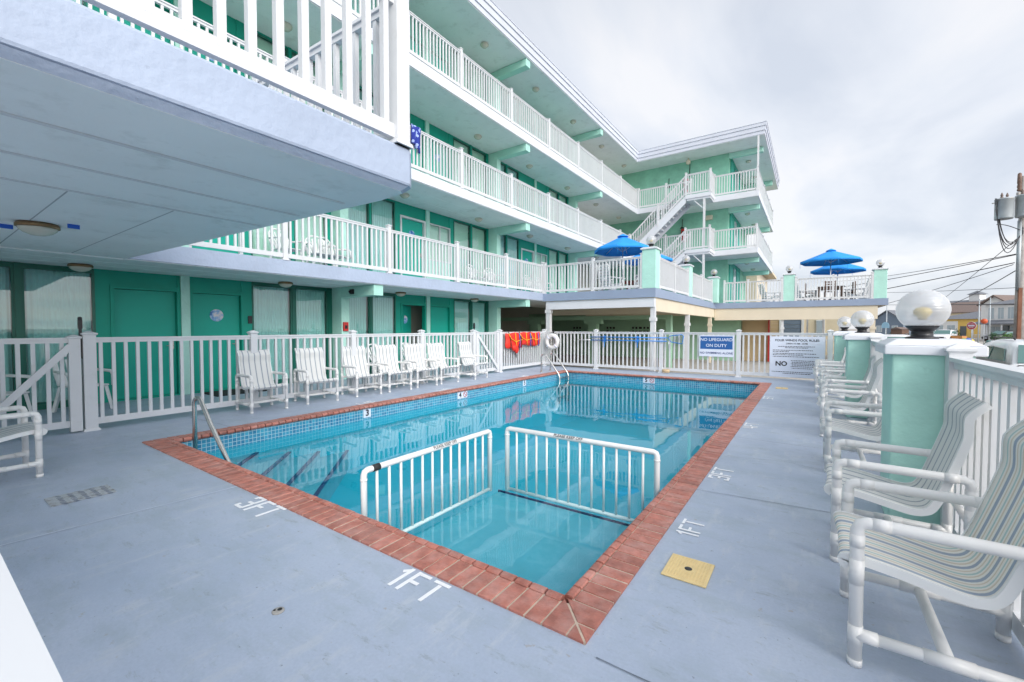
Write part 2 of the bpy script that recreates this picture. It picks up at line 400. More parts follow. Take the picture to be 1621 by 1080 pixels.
def make_badge():
    m = bpy.data.materials.new('beach_picture_print'); N, L = nt(m); b = N['Principled BSDF']
    geo = N.new('ShaderNodeNewGeometry'); no = N.new('ShaderNodeTexNoise'); no.inputs['Scale'].default_value = 9; no.inputs['Detail'].default_value = 5; L.new(geo.outputs['Position'], no.inputs['Vector'])
    cr = N.new('ShaderNodeValToRGB'); L.new(no.outputs['Fac'], cr.inputs[0]); e = cr.color_ramp.elements
    e[0].position = .38; e[0].color = (.03,.16,.45,1); e[1].position = .62; e[1].color = (.72,.66,.66,1); k = e.new(.5); k.color = (.25,.45,.70,1)
    L.new(cr.outputs[0], b.inputs['Base Color']); b.inputs['Roughness'].default_value = .4; return m
M['badge'] = make_badge()
def make_towel():
    m = bpy.data.materials.new('blue_patterned_towel'); N, L = nt(m); b = N['Principled BSDF']
    geo = N.new('ShaderNodeNewGeometry'); vo = N.new('ShaderNodeTexVoronoi'); vo.inputs['Scale'].default_value = 9; L.new(geo.outputs['Position'], vo.inputs['Vector'])
    cr = N.new('ShaderNodeValToRGB'); cr.color_ramp.interpolation = 'CONSTANT'; L.new(vo.outputs['Distance'], cr.inputs[0]); e = cr.color_ramp.elements
    e[0].color = (.35,.45,.75,1); e[1].position = .4; e[1].color = (.02,.04,.28,1)
    L.new(cr.outputs[0], b.inputs['Base Color']); b.inputs['Roughness'].default_value = .9; return m
M['towel'] = make_towel()
# ---------------------------------------------------------------- ground, deck, pool
GZ = -.5                                             # street level beside the raised pool deck
mb = MB(); gx = (-900,-12,.5,900); gy = (-900,-3,13,1200); gv = [(x,y,GZ-.05) for y in gy for x in gx]
mb.add(gv, [(r*4+c,r*4+c+1,r*4+c+5,r*4+c+4) for r in range(3) for c in range(3) if not (r == 1 and c == 1)])   # open where the pool is dug
structure(mb.build('ground', M['earth']))
mb = MB(); mb.box(2.2, 12, -60, 400, GZ-.04, GZ); structure(mb.build('street', M['asphalt']))
mb = MB(); mb.box(-14, 100, 40, 48, GZ-.045, GZ+.004); structure(mb.build('cross_street', M['asphalt']))
mb = MB(); mb.box(1.0, 2.2, -20, 40, GZ-.04, GZ+.1); structure(mb.build('sidewalk', M['concrete'], bevel=.01))
mb = MB(); mb.box(12.0, 13.6, -60, 39.5, GZ-.04, GZ+.1); mb.box(12.0, 13.6, 48.5, 300, GZ-.04, GZ+.1); structure(mb.build('sidewalk', M['concrete'], bevel=.01))
mb = MB(); mb.box(-14, .98, 13.5, 40, GZ-.04, GZ+.02); structure(mb.build('parking_floor', M['earth']))

PX0, PX1, PY0, PY1 = -6.45, -.767, 1.652, 12.2        # outer edge of the coping
IX0, IX1, IY0, IY1 = -6.20, -.985, 1.885, 11.93       # inner edge
# deck: four slabs round the pool
mb = MB()
mb.box(-14, PX0, -6, 13.5, -.62, 0); mb.box(PX1, 1.0, -6, 13.5, -.62, 0)
mb.box(PX0, PX1, -6, PY0, -.62, 0); mb.box(PX0, PX1, PY1, 13.5, -.62, 0)
deck = structure(mb.build('pool_deck', M['deck'], fix=False))
# expansion joints and small blemishes, thin strips lying in the paint
mb = MB()
def strip(p, q, w, wob=.004, n=14, z=.004):
    p = Vector((*p,0)); q = Vector((*q,0)); d = (q-p); s = Vector((-d.y,d.x,0)).normalized()
    vs = []; rr = random.Random(int(p.x*100+q.y*37))
    for i in range(n+1):
        c = p+d*i/n+s*rr.uniform(-wob,wob); ww = w*rr.uniform(.6,1.3)/2
        vs += [tuple(c-s*ww+Vector((0,0,z))), tuple(c+s*ww+Vector((0,0,z)))]
    return vs, [(2*i,2*i+1,2*i+3,2*i+2) for i in range(n)]
for p, q, w in (((-.70,1.612),(1.0,1.60),.007),((-.765,3.80),(1.0,3.96),.006),((-.765,5.92),(1.0,5.88),.006),((-.765,8.05),(1.0,8.05),.006),((-.765,10.1),(1.0,10.1),.006),
                ((-7.7,2.55),(-6.46,2.62),.006),((-7.7,4.7),(-6.46,4.72),.005),((-7.7,7.3),(-6.46,7.3),.005)):
    mb = MB(); mb.add(*strip(p,q,w)); mb.build('expansion_joint', M['joint'], deck, fix=False)
# hairline cracks in the paint
for pts in ([(-.62,5.0),(-.2,5.12),(.05,5.02),(.4,5.2)],[(-7.6,5.9),(-7.1,6.05),(-6.6,6.0)]):
    mb = MB()
    for p, q in zip(pts, pts[1:]): mb.add(*strip(p,q,.003,.012,10,.0035))
    mb.build('hairline_crack', M['joint'], deck, fix=False)
mb = MB(); mb.add(*strip((-4.18,-.5),(-3.99,1.65),.012,.004)); mb.build('expansion_joint', M['jointlight'], deck, fix=False)
mb = MB()
mb.lathe([(.028,.0005),(.028,.005),(.02,.006)], (-2.064,1.02,0), 14); mb.lathe([(.011,.004),(.011,.0075)], (-2.064,1.028,0), 8, 1); mb.lathe([(.006,.004),(.006,.0075)], (-2.078,1.01,0), 8, 1)
mb.build('deck_anchor', [M['rope'],M['black']], deck)
# grate in the deck
dg = thing('drain_grate', 'grey square floor drain grate with stained slots set in the deck', 'drain', (-4.81,.84,0))
mb = MB(); mb.box(-4.945,-4.675,.655,1.03,.001,.007); mb.build('grate_plate', mat('worn_grate', (.40,.43,.46), .7, var=.2, vscale=20, dirt=((.12,.11,.09), 22, .5, .66, .85)), dg, bevel=.002)
mb = MB()
for i in range(6):
    for j in range(5):
        mb.bar((-4.91+.045*i, .715+.065*j, .008), (-4.885+.045*i, .74+.065*j, .008), .012, .004)
mb.build('slot', M['joint'], dg)

# painted depth markings, stencil strokes
def glyph(mb, ch, P, s):
    # strokes in a 1 x 1.7 cell
    S = {'1': [((.55,0),(.55,1.7)),((.55,1.55),(.2,1.25))], '3': [((0,1.6),(.9,1.6)),((.25,.85),(.9,.85)),((0,.1),(.9,.1)),((.85,.1),(.85,.75)),((.85,.95),(.85,1.6)),((.08,.1),(.08,.4)),((.08,1.3),(.08,1.6))],
         '4': [((.75,0),(.75,1.7)),((0,.6),(1.0,.6)),((.05,.6),(.05,1.7))], '5': [((0,1.6),(.95,1.6)),((.08,.9),(.08,1.6)),((0,.9),(.9,.9)),((.85,.1),(.85,.85)),((0,.1),(.9,.1))],
         'F': [((.12,0),(.12,1.7)),((.25,1.58),(.95,1.58)),((.25,.85),(.75,.85))], 'T': [((0,1.58),(1.0,1.58)),((.5,0),(.5,1.42))]}[ch]
    for q, (a, b) in enumerate(S):
        pa = P(*[c*s for c in a]); pb = P(*[c*s for c in b])
        mb.bar((*pa,.0045+.0003*q), (*pb,.0045+.0003*q), .205*s, .003)
def marking(txt, o, xd, yd, s, label):
    mb = MB(); adv = 0
    for ch in txt:
        a0 = adv
        glyph(mb, ch, lambda a,b: (o[0]+xd[0]*(a+a0)+yd[0]*b, o[1]+xd[1]*(a+a0)+yd[1]*b), s); adv += (.98 if ch == '1' else 1.25)*s
    x = mb.build('depth_marking', M['markwhite'], deck); x['label'] = label
marking('3FT', (-3.585,1.455), (1,.0), (0,1), .115, 'white 3FT painted on the deck before the front coping')
marking('1FT', (-1.855,1.455), (1,.0), (0,1), .105, 'white 1FT painted on the deck before the front coping')
marking('1FT', (-.575,2.90), (0,1), (-1,0), .082, 'white 1FT painted beside the yellow skimmer lid')
marking('3FT', (-.575,4.17), (0,1), (-1,0), .10, 'white 3FT painted on the deck right of the coping')
marking('4FT', (-.575,6.55), (0,1), (-1,0), .10, 'white 4FT painted on the deck right of the coping')
marking('5FT', (-.575,9.45), (0,1), (-1,0), .10, 'white 5FT painted on the far right deck')
marking('3FT', (-6.66,5.0), (0,-1), (1,0), .10, 'white 3FT painted left of the pool')
marking('4FT', (-6.66,7.0), (0,-1), (1,0), .10, 'white 4FT painted left of the pool')
marking('5FT', (-6.66,10.2), (0,-1), (1,0), .10, 'white 5FT painted left of the pool near the ladder')
def skimmer(x, y, label):
    t = thing('skimmer_lid', label, 'lid', (x,y,0))
    mb = MB(); mb.box(x-.115,x+.115,y-.128,y+.128,.001,.010); mb.build('lid_plate', M['yellowlid'], t, bevel=.003)
    mb = MB()
    for i in range(13):
        for j in range(14):
            if (i-6)**2+(j-6.5)**2 > 5: mb.lathe([(.0055,.0095),(.004,.0125)], (x-.096+.016*i, y-.107+.0165*j,0), 6)
    mb.build('tread_studs', M['yellowlid'], t)
    mb = MB(); mb.lathe([(.02,.009),(.02,.0115),(.012,.012)], (x,y,0), 14); mb.build('finger_hole', M['black'], t)
skimmer(-.54,2.50, 'square yellow skimmer lid nearest the camera, with dark centre hole')
skimmer(-.52,11.33, 'small pale yellow skimmer lid at the far end of the deck')

# swimming pool
pool = thing('swimming_pool', 'rectangular turquoise swimming pool edged with red brick coping', 'pool', (-3.6,6.9,0))
WZ = -.20
mb = MB()
def wallquad(a, b, z0, z1, m=0): mb.add([(a[0],a[1],z0),(b[0],b[1],z0),(b[0],b[1],z1),(a[0],a[1],z1)], [(0,1,2,3)], m)
BX0, BX1, BY0, BY1 = IX0-.035, IX1+.035, IY0-.035, IY1+.035
# floor: shallow by the camera, deeper beyond the break; apparent depths
fl = [(BY0,-.95),(5.6,-1.0),(7.6,-1.35),(BY1,-1.4)]
for (y0,z0),(y1,z1) in zip(fl,fl[1:]):
    mb.add([(BX0,y0,z0),(BX1,y0,z0),(BX1,y1,z1),(BX0,y1,z1)], [(0,1,2,3)])
for a, b in (((BX0,BY0),(BX1,BY0)),((BX1,BY0),(BX1,BY1)),((BX1,BY1),(BX0,BY1)),((BX0,BY1),(BX0,BY0))): wallquad(a,b,-1.45,-.215)
mb.build('basin', M['plaster'], pool, fix=False)
# wading shelf enclosed by the two guard rails
mb = MB(); mb.box(-2.70,BX1-.002,BY0+.002,3.655,-1.2,-.385); mb.build('wading_shelf', M['shelf'], pool, bevel=.02)
mb = MB(); mb.box(-2.72,-1.0,3.656,3.668,-.41,-.376); mb.build('shelf_edge_tile', M['navy'], pool)
# corner entry steps with navy nosings
for k, (leg, z) in enumerate(((1.0,-.36),(1.45,-.46),(1.9,-.56),(2.4,-.66))):
    c0, c1 = BX0+.002, BY0+.002
    mb = MB(); mb.prism([(c0,c1),(c0+leg,c1),(c0,c1+leg)], -1.2, z); mb.build('corner_step', M['shelf'], pool)
    mb = MB(); mb.bar((c0+leg-.03,c1+.02,z+.004), (c0+.02,c1+leg-.03,z+.004), .05, .016); mb.build('step_nosing', M['navy'], pool)
# tile band
mb = MB()
for a, b in (((IX0-.03,IY0-.03),(IX1+.03,IY0-.03)),((IX1+.03,IY0-.03),(IX1+.03,IY1+.03)),((IX1+.03,IY1+.03),(IX0-.03,IY1+.03)),((IX0-.03,IY1+.03),(IX0-.03,IY0-.03))): wallquad(a,b,-.225,-.022)
mb.build('waterline_tile_band', M['tile'], pool, fix=False)
# coping: separate bricks with a rolled nose on a mortar bed
mb = MB(); bed = MB()
prof_flat = [(0,-.05),(0,.012),(.172,.014),(.172,-.05)]
def nose(n=7):
    p = [(.178,-.03),(.178,.014),(.186,.021)]
    for i in range(n):
        a = R(95-150*i/(n-1)); p.append((.210+.024*math.cos(a), -.002+.025*math.sin(a)))
    p += [(.220,-.03)]
    return p
prof_nose = nose()
rng = random.Random(3)
def run(p, d, s, length, depth):
    # bricks along d starting at p, depth direction s
    n = round(length/.095); w = length/n; g = .012
    for i in range(n):
        a = i*w+g/2+rng.uniform(-.0015,.0015); b = (i+1)*w-g/2; dz = rng.uniform(-.0015,.0025)
        for pf in (prof_flat, prof_nose):
            k = depth/.222
            ring = lambda t: [(p[0]+d[0]*t+s[0]*u*k, p[1]+d[1]*t+s[1]*u*k, z+dz) for u, z in pf]
            m = len(pf); v = ring(a)+ring(b)
            mb.add(v, [tuple(reversed(range(m))), tuple(range(m,2*m))]+[(q,(q+1)%m,m+(q+1)%m,m+q) for q in range(m)])
dF = IY0-PY0; dS = IX0-PX0
run((IX0,PY0),(1,0),(0,1),IX1-IX0,dF); run((IX0,PY1),(1,0),(0,-1),IX1-IX0,PY1-IY1)
run((PX0,IY0),(0,1),(1,0),IY1-IY0,dS); run((PX1,IY0),(0,1),(-1,0),IY1-IY0,PX1-IX1)
# mitred corner bricks
for cx, cy, ix, iy in ((PX0,PY0,IX0,IY0),(PX1,PY0,IX1,IY0),(PX0,PY1,IX0,IY1),(PX1,PY1,IX1,IY1)):
    ex = (ix-cx); ey = (iy-cy); sx = math.copysign(1,ex); sy = math.copysign(1,ey); g = .004
    for tri in ([(cx+sx*g*2,cy),(ix-sx*g,cy),(ix-sx*g,iy-sy*g*3)], [(cx,cy+sy*g*2),(cx,iy-sy*g),(ix-sx*g*3,iy-sy*g)]):
        a, b, c = tri; mid = ((b[0]+c[0])/2,(b[1]+c[1])/2)
        e0 = ((a[0]*.62+b[0]*.38),(a[1]*.62+b[1]*.38)); c0 = ((a[0]*.62+c[0]*.38),(a[1]*.62+c[1]*.38))
        f0 = ((a[0]*.58+b[0]*.42),(a[1]*.58+b[1]*.42)); d0 = ((a[0]*.58+c[0]*.42),(a[1]*.58+c[1]*.42))
        mb.prism([a,e0,c0], -.05, .012); mb.prism([f0,b,c,d0], -.05, .013)
mb.build('coping', M['brick'], pool, bevel=.003)
def frame4(b, x0,x1,y0,y1,i0,i1,j0,j1,z0,z1):
    b.box(x0,i0,y0,y1,z0,z1); b.box(i1,x1,y0,y1,z0,z1); b.box(i0,i1,y0,j0,z0,z1); b.box(i0,i1,j1,y1,z0,z1)
frame4(bed, PX0+.003,PX1-.003,PY0+.003,PY1-.003, IX0-.036,IX1+.036,IY0-.036,IY1+.036, -.02,.0085)
bed.build('mortar_bed', M['mortar'], pool)
# depth tiles on the waterline
def depth_tile(body, pos, xd, nodive, wid=.15):
    x = Vector(xd); nrm = x.cross(Vector((0,0,1)))     # faces into the pool
    c = Vector(pos)
    mb = MB(); W2 = wid*(1.0 if not nodive else 1.15)
    a = c-x*W2/2; b = c+x*(W2/2+(wid if nodive else 0))
    p = [a+nrm*.004+Vector((0,0,-.075)), b+nrm*.004+Vector((0,0,-.075)), b+nrm*.004+Vector((0,0,.075)), a+nrm*.004+Vector((0,0,.075))]
    q = [v-nrm*.004 for v in p]
    mb.add(p+q, [(0,1,2,3),(7,6,5,4),(0,3,7,4),(1,5,6,2),(0,4,5,1),(3,2,6,7)])
    t = mb.build('depth_tile', M['signwhite'], pool); t['label'] = 'white waterline tile reading %s' % body
    text(body, .15, M['ink'], 'numeral', t, frame(c+nrm*.007, x, (0,0,1)), .03)
    if nodive:
        r = MB(); cc = c+x*wid*1.05+nrm*.008
        r.tube([cc+x*(.055*math.cos(R(20*i)))+Vector((0,0,.055*math.sin(R(20*i)))) for i in range(18)], .006, 6, closed=True)
        r.bar(cc+x*-.04+Vector((0,0,.04)), cc+x*.04+Vector((0,0,-.04)), .01, .004, up=nrm); r.build('no_diving_symbol', M['stopred'], t)
for body, y, nd in (('3',4.62,False),('4',7.0,True),('5',9.55,False)): depth_tile(body, (IX0-.026,y,-.105), (0,1,0), nd)
depth_tile('5', (-3.75,IY1+.026,-.105), (1,0,0), True)
# water
mb = MB(); mb.add([(IX0-.02,IY0-.02,WZ),(IX1+.02,IY0-.02,WZ),(IX1+.02,IY1+.02,WZ),(IX0-.02,IY1+.02,WZ)], [(0,1,2,3)])
structure(mb.build('pool_water', M['water'], fix=False))

# white pipe guard rails in the water
def guard(p, q, z0, ztop, nbars, label, words, tpos, side):
    p = Vector((*p,0)); q = Vector((*q,0)); d = (q-p).normalized(); Lg = (q-p).length
    t = thing('pool_guard_rail', label, 'guard rail', (p.x,p.y,WZ))
    r = .024; mb = MB()
    pts = [p+Vector((0,0,z0)), p+Vector((0,0,ztop-.03)), p+d*.009+Vector((0,0,ztop-.009)), p+d*.03+Vector((0,0,ztop)), q-d*.03+Vector((0,0,ztop)), q-d*.009+Vector((0,0,ztop-.009)), q+Vector((0,0,ztop-.03)), q+Vector((0,0,z0))]
    mb.tube(pts, r, 14); 
    for c in (p,q): mb.tube([c+Vector((0,0,ztop-.075)), c+Vector((0,0,ztop-.06))], r*1.12, 14)
    mb.build('frame_pipe', M['pvc'], t)
    mb = MB(); mb.tube([p+Vector((0,0,z0+.02)), q+Vector((0,0,z0+.02))], .017, 10); mb.build('bottom_pipe', M['pvc'], t)
    for i in range(nbars):
        c = p+d*Lg*(i+1)/(nbars+1)
        b = MB(); b.tube([c+Vector((0,0,z0+.02)), c+Vector((0,0,ztop-.01))], .0115, 8); b.build('bar', M['pvc'], t)
    nrm = Vector(side)
    text(words, .040, M['ink'], 'lettering', t, frame(p+d*tpos+nrm*(r*.80+.004)+Vector((0,0,ztop+r*.60)), d, (nrm*-.62+Vector((0,0,.78)))), .01)
    return t, d
BZ = -.355
g1, d1 = guard((-2.743,2.0),(-2.743,3.545), BZ, .275, 12, 'white pipe guard rail with black taped joint, running away from the front coping', 'PLEASE KEEP OFF', .86, (1,0,0))
mb = MB(); mb.tube([(-2.743,2.075,.275),(-2.743,2.14,.275)], .0275, 14); mb.build('tape_wrap', M['rubber'], g1)
g2, d2 = guard((-2.60,3.66),(-1.05,3.66), BZ, .30, 12, 'white pipe guard rail without tape, running across to the right coping', 'PLEASE KEEP OFF', .72, (0,-1,0))

# stainless fittings
lad = thing('pool_ladder', 'stainless steel pool ladder with two arched rails at the far left corner', 'ladder', (-6.5,11.6,0))
def arch(y):
    pts = [(-6.75,y,0),(-6.75,y,.40)]
    for i in range(6): a = R(180-26*i); pts.append((-6.65+.10*math.cos(a), y, .44+.11*math.sin(a)))
    pts += [(-6.23,y,.07),(-6.16,y,-.02),(-6.12,y,-.12),(-6.12,y,-.9)]
    return pts
for y in (11.3,11.86):
    mb = MB(); mb.tube(arch(y), .024, 12); mb.lathe([(.05,.001),(.05,.012),(.03,.02)], (-6.75,y,0), 14); mb.build('side_rail', M['steel'], lad)
for z in (-.13,-.42,-.7):
    mb = MB(); mb.box(-6.16,-6.07,11.3,11.86,z-.012,z+.012); mb.build('step', M['steel'], lad, bevel=.004)
hr = thing('pool_handrail', 'bent stainless steel handrail rising from the corner steps beside the front left coping', 'handrail', (-5.8,2.0,-.3))
bx, by = -5.87, 1.99; u = Vector((.985,.16,0))
P = lambda s, z: Vector((bx,by,0))+u*s+Vector((0,0,z))
mb = MB(); pts = [P(0,-.5),P(0,.44)]+[P(.075-.075*math.cos(R(a)), .46+.085*math.sin(R(a))) for a in (20,45,70,95,115,130)]+[P(.30,.27),P(.64,-.15),P(.9,-.46)]
mb.tube(pts, .024, 14); mb.build('rail_tube', M['steel'], hr)
# ---------------------------------------------------------------- vinyl fences and railings
def post_mesh(h, w=.105, cap=True):
    mb = MB(); mb.box(-w/2,w/2,-w/2,w/2,0,h)
    if cap:
        k = w/2+.016
        mb.frust(0,0,h,h+.012,w/2+.004,w/2+.004,k,k); mb.frust(0,0,h+.012,h+.026,k,k,k,k); mb.frust(0,0,h+.026,h+.055,k,k,.012,.012)
    return mb
def put_post(parent, x, y, z, h, w=.105, cap=True, name='post', foot=True):
    src = post_mesh(h, w, cap); 
    if foot: src.frust(0,0,0,.03,w/2+.02,w/2+.02,w/2+.012,w/2+.012)
    mb = MB(); mb.add([(a+x,b+y,c+z) for a,b,c in src.v], src.f)
    return mb.build(name, M['vinyl'], parent)
def panel(p, q, z0, z1, zq=None, sp=.13, bw=.038, tw=.085, th=.06, bh=.085, feet=True, inset=.05, zb=.075):
    # rails and balusters between two points; zq = height offset at q for a raking panel
    mb = MB(); P = Vector((*p,0)); Q = Vector((*q,0)); dz = zq or 0
    d = (Q-P); L = d.length; d.normalize(); P = P+d*inset; Q = Q-d*inset; L -= 2*inset
    A = lambda t, z: P.lerp(Q,t)+Vector((0,0,z+dz*t))
    mb.bar(A(0,z1-.012), A(1,z1-.012), tw, .024); mb.bar(A(0,z1-.045), A(1,z1-.045), tw*.62, .045)
    mb.bar(A(0,z0+zb+bh/2), A(1,z0+zb+bh/2), .045, bh)
    n = max(1, round(L/sp)); ang = d
    for i in range(n):
        t = (i+.5)/n; a = A(t, z0+zb+bh*.6); b = A(t, z1-.05)
        mb.bar(a, b, bw, bw, up=d)
    return mb
# pool enclosure
FX, FY = -7.8, 13.25; FH = 1.225
def fence_thing(name, label, loc, group='white fences round the pool'):
    return thing(name, label, 'fence', loc, 0, group)
fl = fence_thing('picket_fence', 'white picket fence behind the row of seven chairs, before the green doors', (FX,5,0))
for y in (1.48,3.51,5.45,7.37,9.33): put_post(fl, FX, y, 0, 1.255, .125 if y < 2 else .105)
for a, b in ((1.48,3.51),(3.51,5.45),(5.45,7.37),(7.37,9.33)): panel((FX,a),(FX,b),0,FH).build('panel', M['vinyl'], fl)
def gate(name, label, y0, y1, brace, latch):
    g = thing(name, label, 'gate', (FX,(y0+y1)/2,0), 0, 'white gates in the left fence')
    for y in (y0+.06, y1-.06): put_post(g, FX, y, .02, 1.19, .11, foot=False, name='stile')
    panel((FX,y0+.06),(FX,y1-.06),.0,FH).build('panel', M['vinyl'], g)
    mb = MB(); mb.bar((FX+.068,*brace[0]), (FX+.068,*brace[1]), .075, .022, up=(1,0,0))
    mb.build('brace', M['vinyl'], g)
    mb = MB(); mb.box(FX-.012,FX+.012,latch-.015,latch+.015,.95,1.34); mb.box(FX-.02,FX+.02,latch-.02,latch+.02,1.34,1.46); mb.lathe([(.02,0),(.024,.02),(.012,.035)], (FX,latch,1.46), 10); mb.build('latch', M['black'], g)
    return g
gate('fence_gate', 'white picket gate at the left edge, brace rising to the latch', .32, 1.40, ((.45,.10),(1.30,1.12)), 1.405)
gate('fence_gate', 'white picket gate left of the red life jackets, brace falling away', 9.40, 10.50, ((9.50,1.10),(10.42,.12)), 9.37)
fb = fence_thing('picket_fence', 'short white picket fence carrying the red life jackets', (FX,12,0))
put_post(fb, FX, 10.58, 0, 1.255); put_post(fb, FX, FY, 0, 1.255)
panel((FX,10.58),(FX,FY),0,FH).build('panel', M['vinyl'], fb)
ff = fence_thing('picket_fence', 'white picket fence across the far end of the pool, carrying the signs', (-3.7,FY,0))
for x in (-5.82,-3.71,-1.63,.39): put_post(ff, x, FY, 0, 1.255)
for a, b in ((-7.8,-5.82),(-5.82,-3.71),(-3.71,-1.63),(-1.63,.39)): panel((a,FY),(b,FY),0,FH).build('panel', M['vinyl'], ff)
# right side: mint pillars with globe lamps, fence between
RX = .765
def pillar(cx, cy, h, z0, sx, sy, label, group, cap=.10):
    t = thing('stucco_pillar', label, 'pillar', (cx,cy,z0), 0, group)
    mb = MB(); mb.box(cx-sx/2,cx+sx/2,cy-sy/2,cy+sy/2,z0,z0+h); mb.build('shaft', M['mint'], t, bevel=.012)
    mb = MB(); a = sx/2+.045; b = sy/2+.045; z = z0+h
    mb.frust(cx,cy,z-.004,z+cap*.58,a,b,a,b); mb.frust(cx,cy,z+cap*.58+.0005,z+cap,a,b,a*.72,b*.72); mb.build('cap', M['whitepaint'], t, bevel=.008)
    return t
def globe(cx, cy, z, r, label, group):
    t = thing('globe_lamp', label, 'lamp', (cx,cy,z), 0, group)
    mb = MB(); mb.lathe([(r*.62,0),(r*.62,.018),(r*.42,.024),(r*.40,r*.42),(r*.46,r*.45),(r*.60,r*.62),(r*.64,r*.70),(r*.60,r*.74)], (cx,cy,z), 24); mb.build('fitter', M['black'], t)
    g = MB(); pr = []
    for i in range(25):
        a = R(-128+i*(218/24)*1.0) if False else -2.25+i*(2.25+math.pi/2)/24
        pr.append((max(.001, r*math.cos(a)) if abs(a) <= math.pi/2 else r*abs(math.cos(a)), r*math.sin(a)))
    zb = z+r*.66; cz = zb+r*.80
    prof = [(r*math.cos(R(a)), r*math.sin(R(a))) for a in range(-54, 91, 6)]; prof[-1] = (.002, r)
    g.lathe(prof, (0,0,0), 40); o = g.build('globe', M['globe'], t, world=False, fix=True); o.location = (0,0,cz-z)
    mb = MB(); mb.lathe([(.0,-.5*r),(.16*r,-.5*r),(.2*r,-.35*r),(.34*r,-.2*r),(.36*r,-.05*r),(.26*r,.1*r),(.02*r,.14*r)], (cx,cy,cz), 14); mb.build('bulb', M['bulb'], t)
    return t
GP = 'mint pillars along the right fence'; GL = 'globe lamps on the right fence pillars'
PC = .655
for y, l1, l2 in ((4.11,'cracked mint stucco pillar with white cap nearest the camera','large frosted globe lamp on the nearest white pillar cap'),
                  (8.45,'mint stucco pillar midway along the right fence','frosted globe lamp on the second pillar cap from the camera'),
                  (12.70,'mint stucco pillar at the far end of the right fence','frosted globe lamp on the farthest pillar of the right fence'),
                  (-.25,'mint stucco pillar beside the camera, outside the picture','globe lamp on the pillar beside the camera')):
    if y < 0: continue
    pillar(PC, y, 1.175, 0, .40, .44, l1, GP); globe(PC-.02, y, 1.268, .142, l2, GL)
def rfence(y0, y1, label):
    t = fence_thing('picket_fence', label, (RX,(y0+y1)/2,0))
    for y in (y0+.055, y1-.055): put_post(t, RX, y, 0, 1.195, .105)
    panel((RX,y0+.055),(RX,y1-.055),0,1.165,sp=.118,tw=.10,th=.06,zb=.03).build('panel', M['vinyl'], t)
rfence(-.3, 3.885, 'white picket fence behind the two nearest chairs on the right')
rfence(4.335, 8.225, 'white picket fence between the nearest and middle mint pillars')
rfence(8.675, 12.475, 'white picket fence between the middle and farthest mint pillars')
# fence by the camera
t = fence_thing('picket_fence', 'white fence rail at the lower left corner, right under the camera', (-4,-.045,0))
panel((-7.8,-.055),(-.2+1.0,-.055),0,1.222,tw=.175,th=.06).build('panel', M['vinyl'], t)
for x in (-7.8,-5.4,-3.0): put_post(t, x, -.055, 0, 1.19, .105)
# ---------------------------------------------------------------- motel, long wing on the left
XW, XE = -10.45, -8.60
S = [2.41, 5.22, 8.10, 11.14]; T = [2.70, 5.50, 8.40]; RT = 11.75
YA, YB, YW = -6.8, 27.0, 25.4
lw = thing('motel_wing', 'long four storey mint and green motel wing with white balconies left of the pool', 'motel', (-10.5,10,0))
COLS = [-.06+6.73*k for k in range(-1,4)]            # mint fin columns
FL = [0, 2.70, 5.50, 8.40]
# curtain wall backing and party walls
mb = MB(); mb.box(-11.6,-11.5,YA,13.62,0,S[0]); mb.box(-11.6,-11.5,YA,YB,T[0],RT-.6); mb.box(-18,-11.6,YA,YA+.2,0,RT-.6); mb.box(-18,-17.8,YA,36,GZ,RT-.6); mb.box(-18,-11.6,35.8,36,T[0],RT-.6)
for y in COLS[1:]: mb.box(-11.5,-10.5,y+.02,y+.16,0 if y < 14 else T[0],RT-.6)
mb.build('back_wall', M['roomwall'], lw)
mb = MB(); mb.box(-18,XW-.05,13.45,13.62,GZ,S[0]); mb.build('end_wall', M['mintsmooth'], lw)
# slabs: floor edge, soffit sheet
for i in range(3):
    yb = YB
    mb = MB(); mb.box(-11.5,XE,YA,yb,S[i]+.004,T[i]); 
    mb.build('balcony_slab', M['bluepaint'] if i == 0 else M['whitepaint'], lw)
    mb = MB(); mb.box(-11.5,XE-.03,YA,yb,S[i]-.012,S[i]+.002); mb.build('soffit', M['soffit'], lw)
    for x in (-9.25,-9.86): mb = MB(); mb.box(x-.02,x+.02,YA,yb,S[i]-.016,S[i]-.0125); mb.build('soffit_batten', M['soffit'], lw)
# roof with stepped fascia (both wings)
mb = MB(); ro = [(-18,YA),(XE-.03,YA),(XE-.03,YW+.03-.0),(-2.13,YW+.03),(-2.13,36),(-18,36)]
mb.prism(ro, S[3], S[3]+.02); mb.build('roof_soffit', M['soffit'], lw)
def offs(d): return [(-18.0-d,YA-d),(XE+d,YA-d),(XE+d,YW-d),(-2.10+d,YW-d),(-2.10+d,36+d),(-18-d,36+d)]
mb = MB(); mb.prism(offs(0), S[3]+.021, S[3]+.20); mb.prism(offs(.035), S[3]+.201, S[3]+.42); mb.prism(offs(.07), S[3]+.421, RT-.03); mb.prism(offs(.09), RT-.029, RT)
mb.build('roof', mat('white_roof_fascia', (.60,.63,.70), .45, var=.05, vscale=1.5, dirt=((.4,.42,.48), 2, .64, .85, .4)), lw, bevel=.006)
# fin columns and cantilever beams
for li in range(4):
    z0 = FL[li]; z1 = S[li]
    for y in COLS[1:]:
        if li == 0 and y > 14: continue
        mb = MB(); mb.box(XW-.02,-10.0,y,y+.24,z0,z1-.014); mb.build('fin_column', M['mint'], lw, bevel=.01)
        mb = MB(); mb.box(-9.998 if False else -10.0+.002,XE-.06,y-.02,y+.26,z1-.27,z1-.013); mb.build('cantilever_beam', M['mintsmooth'], lw, bevel=.008)
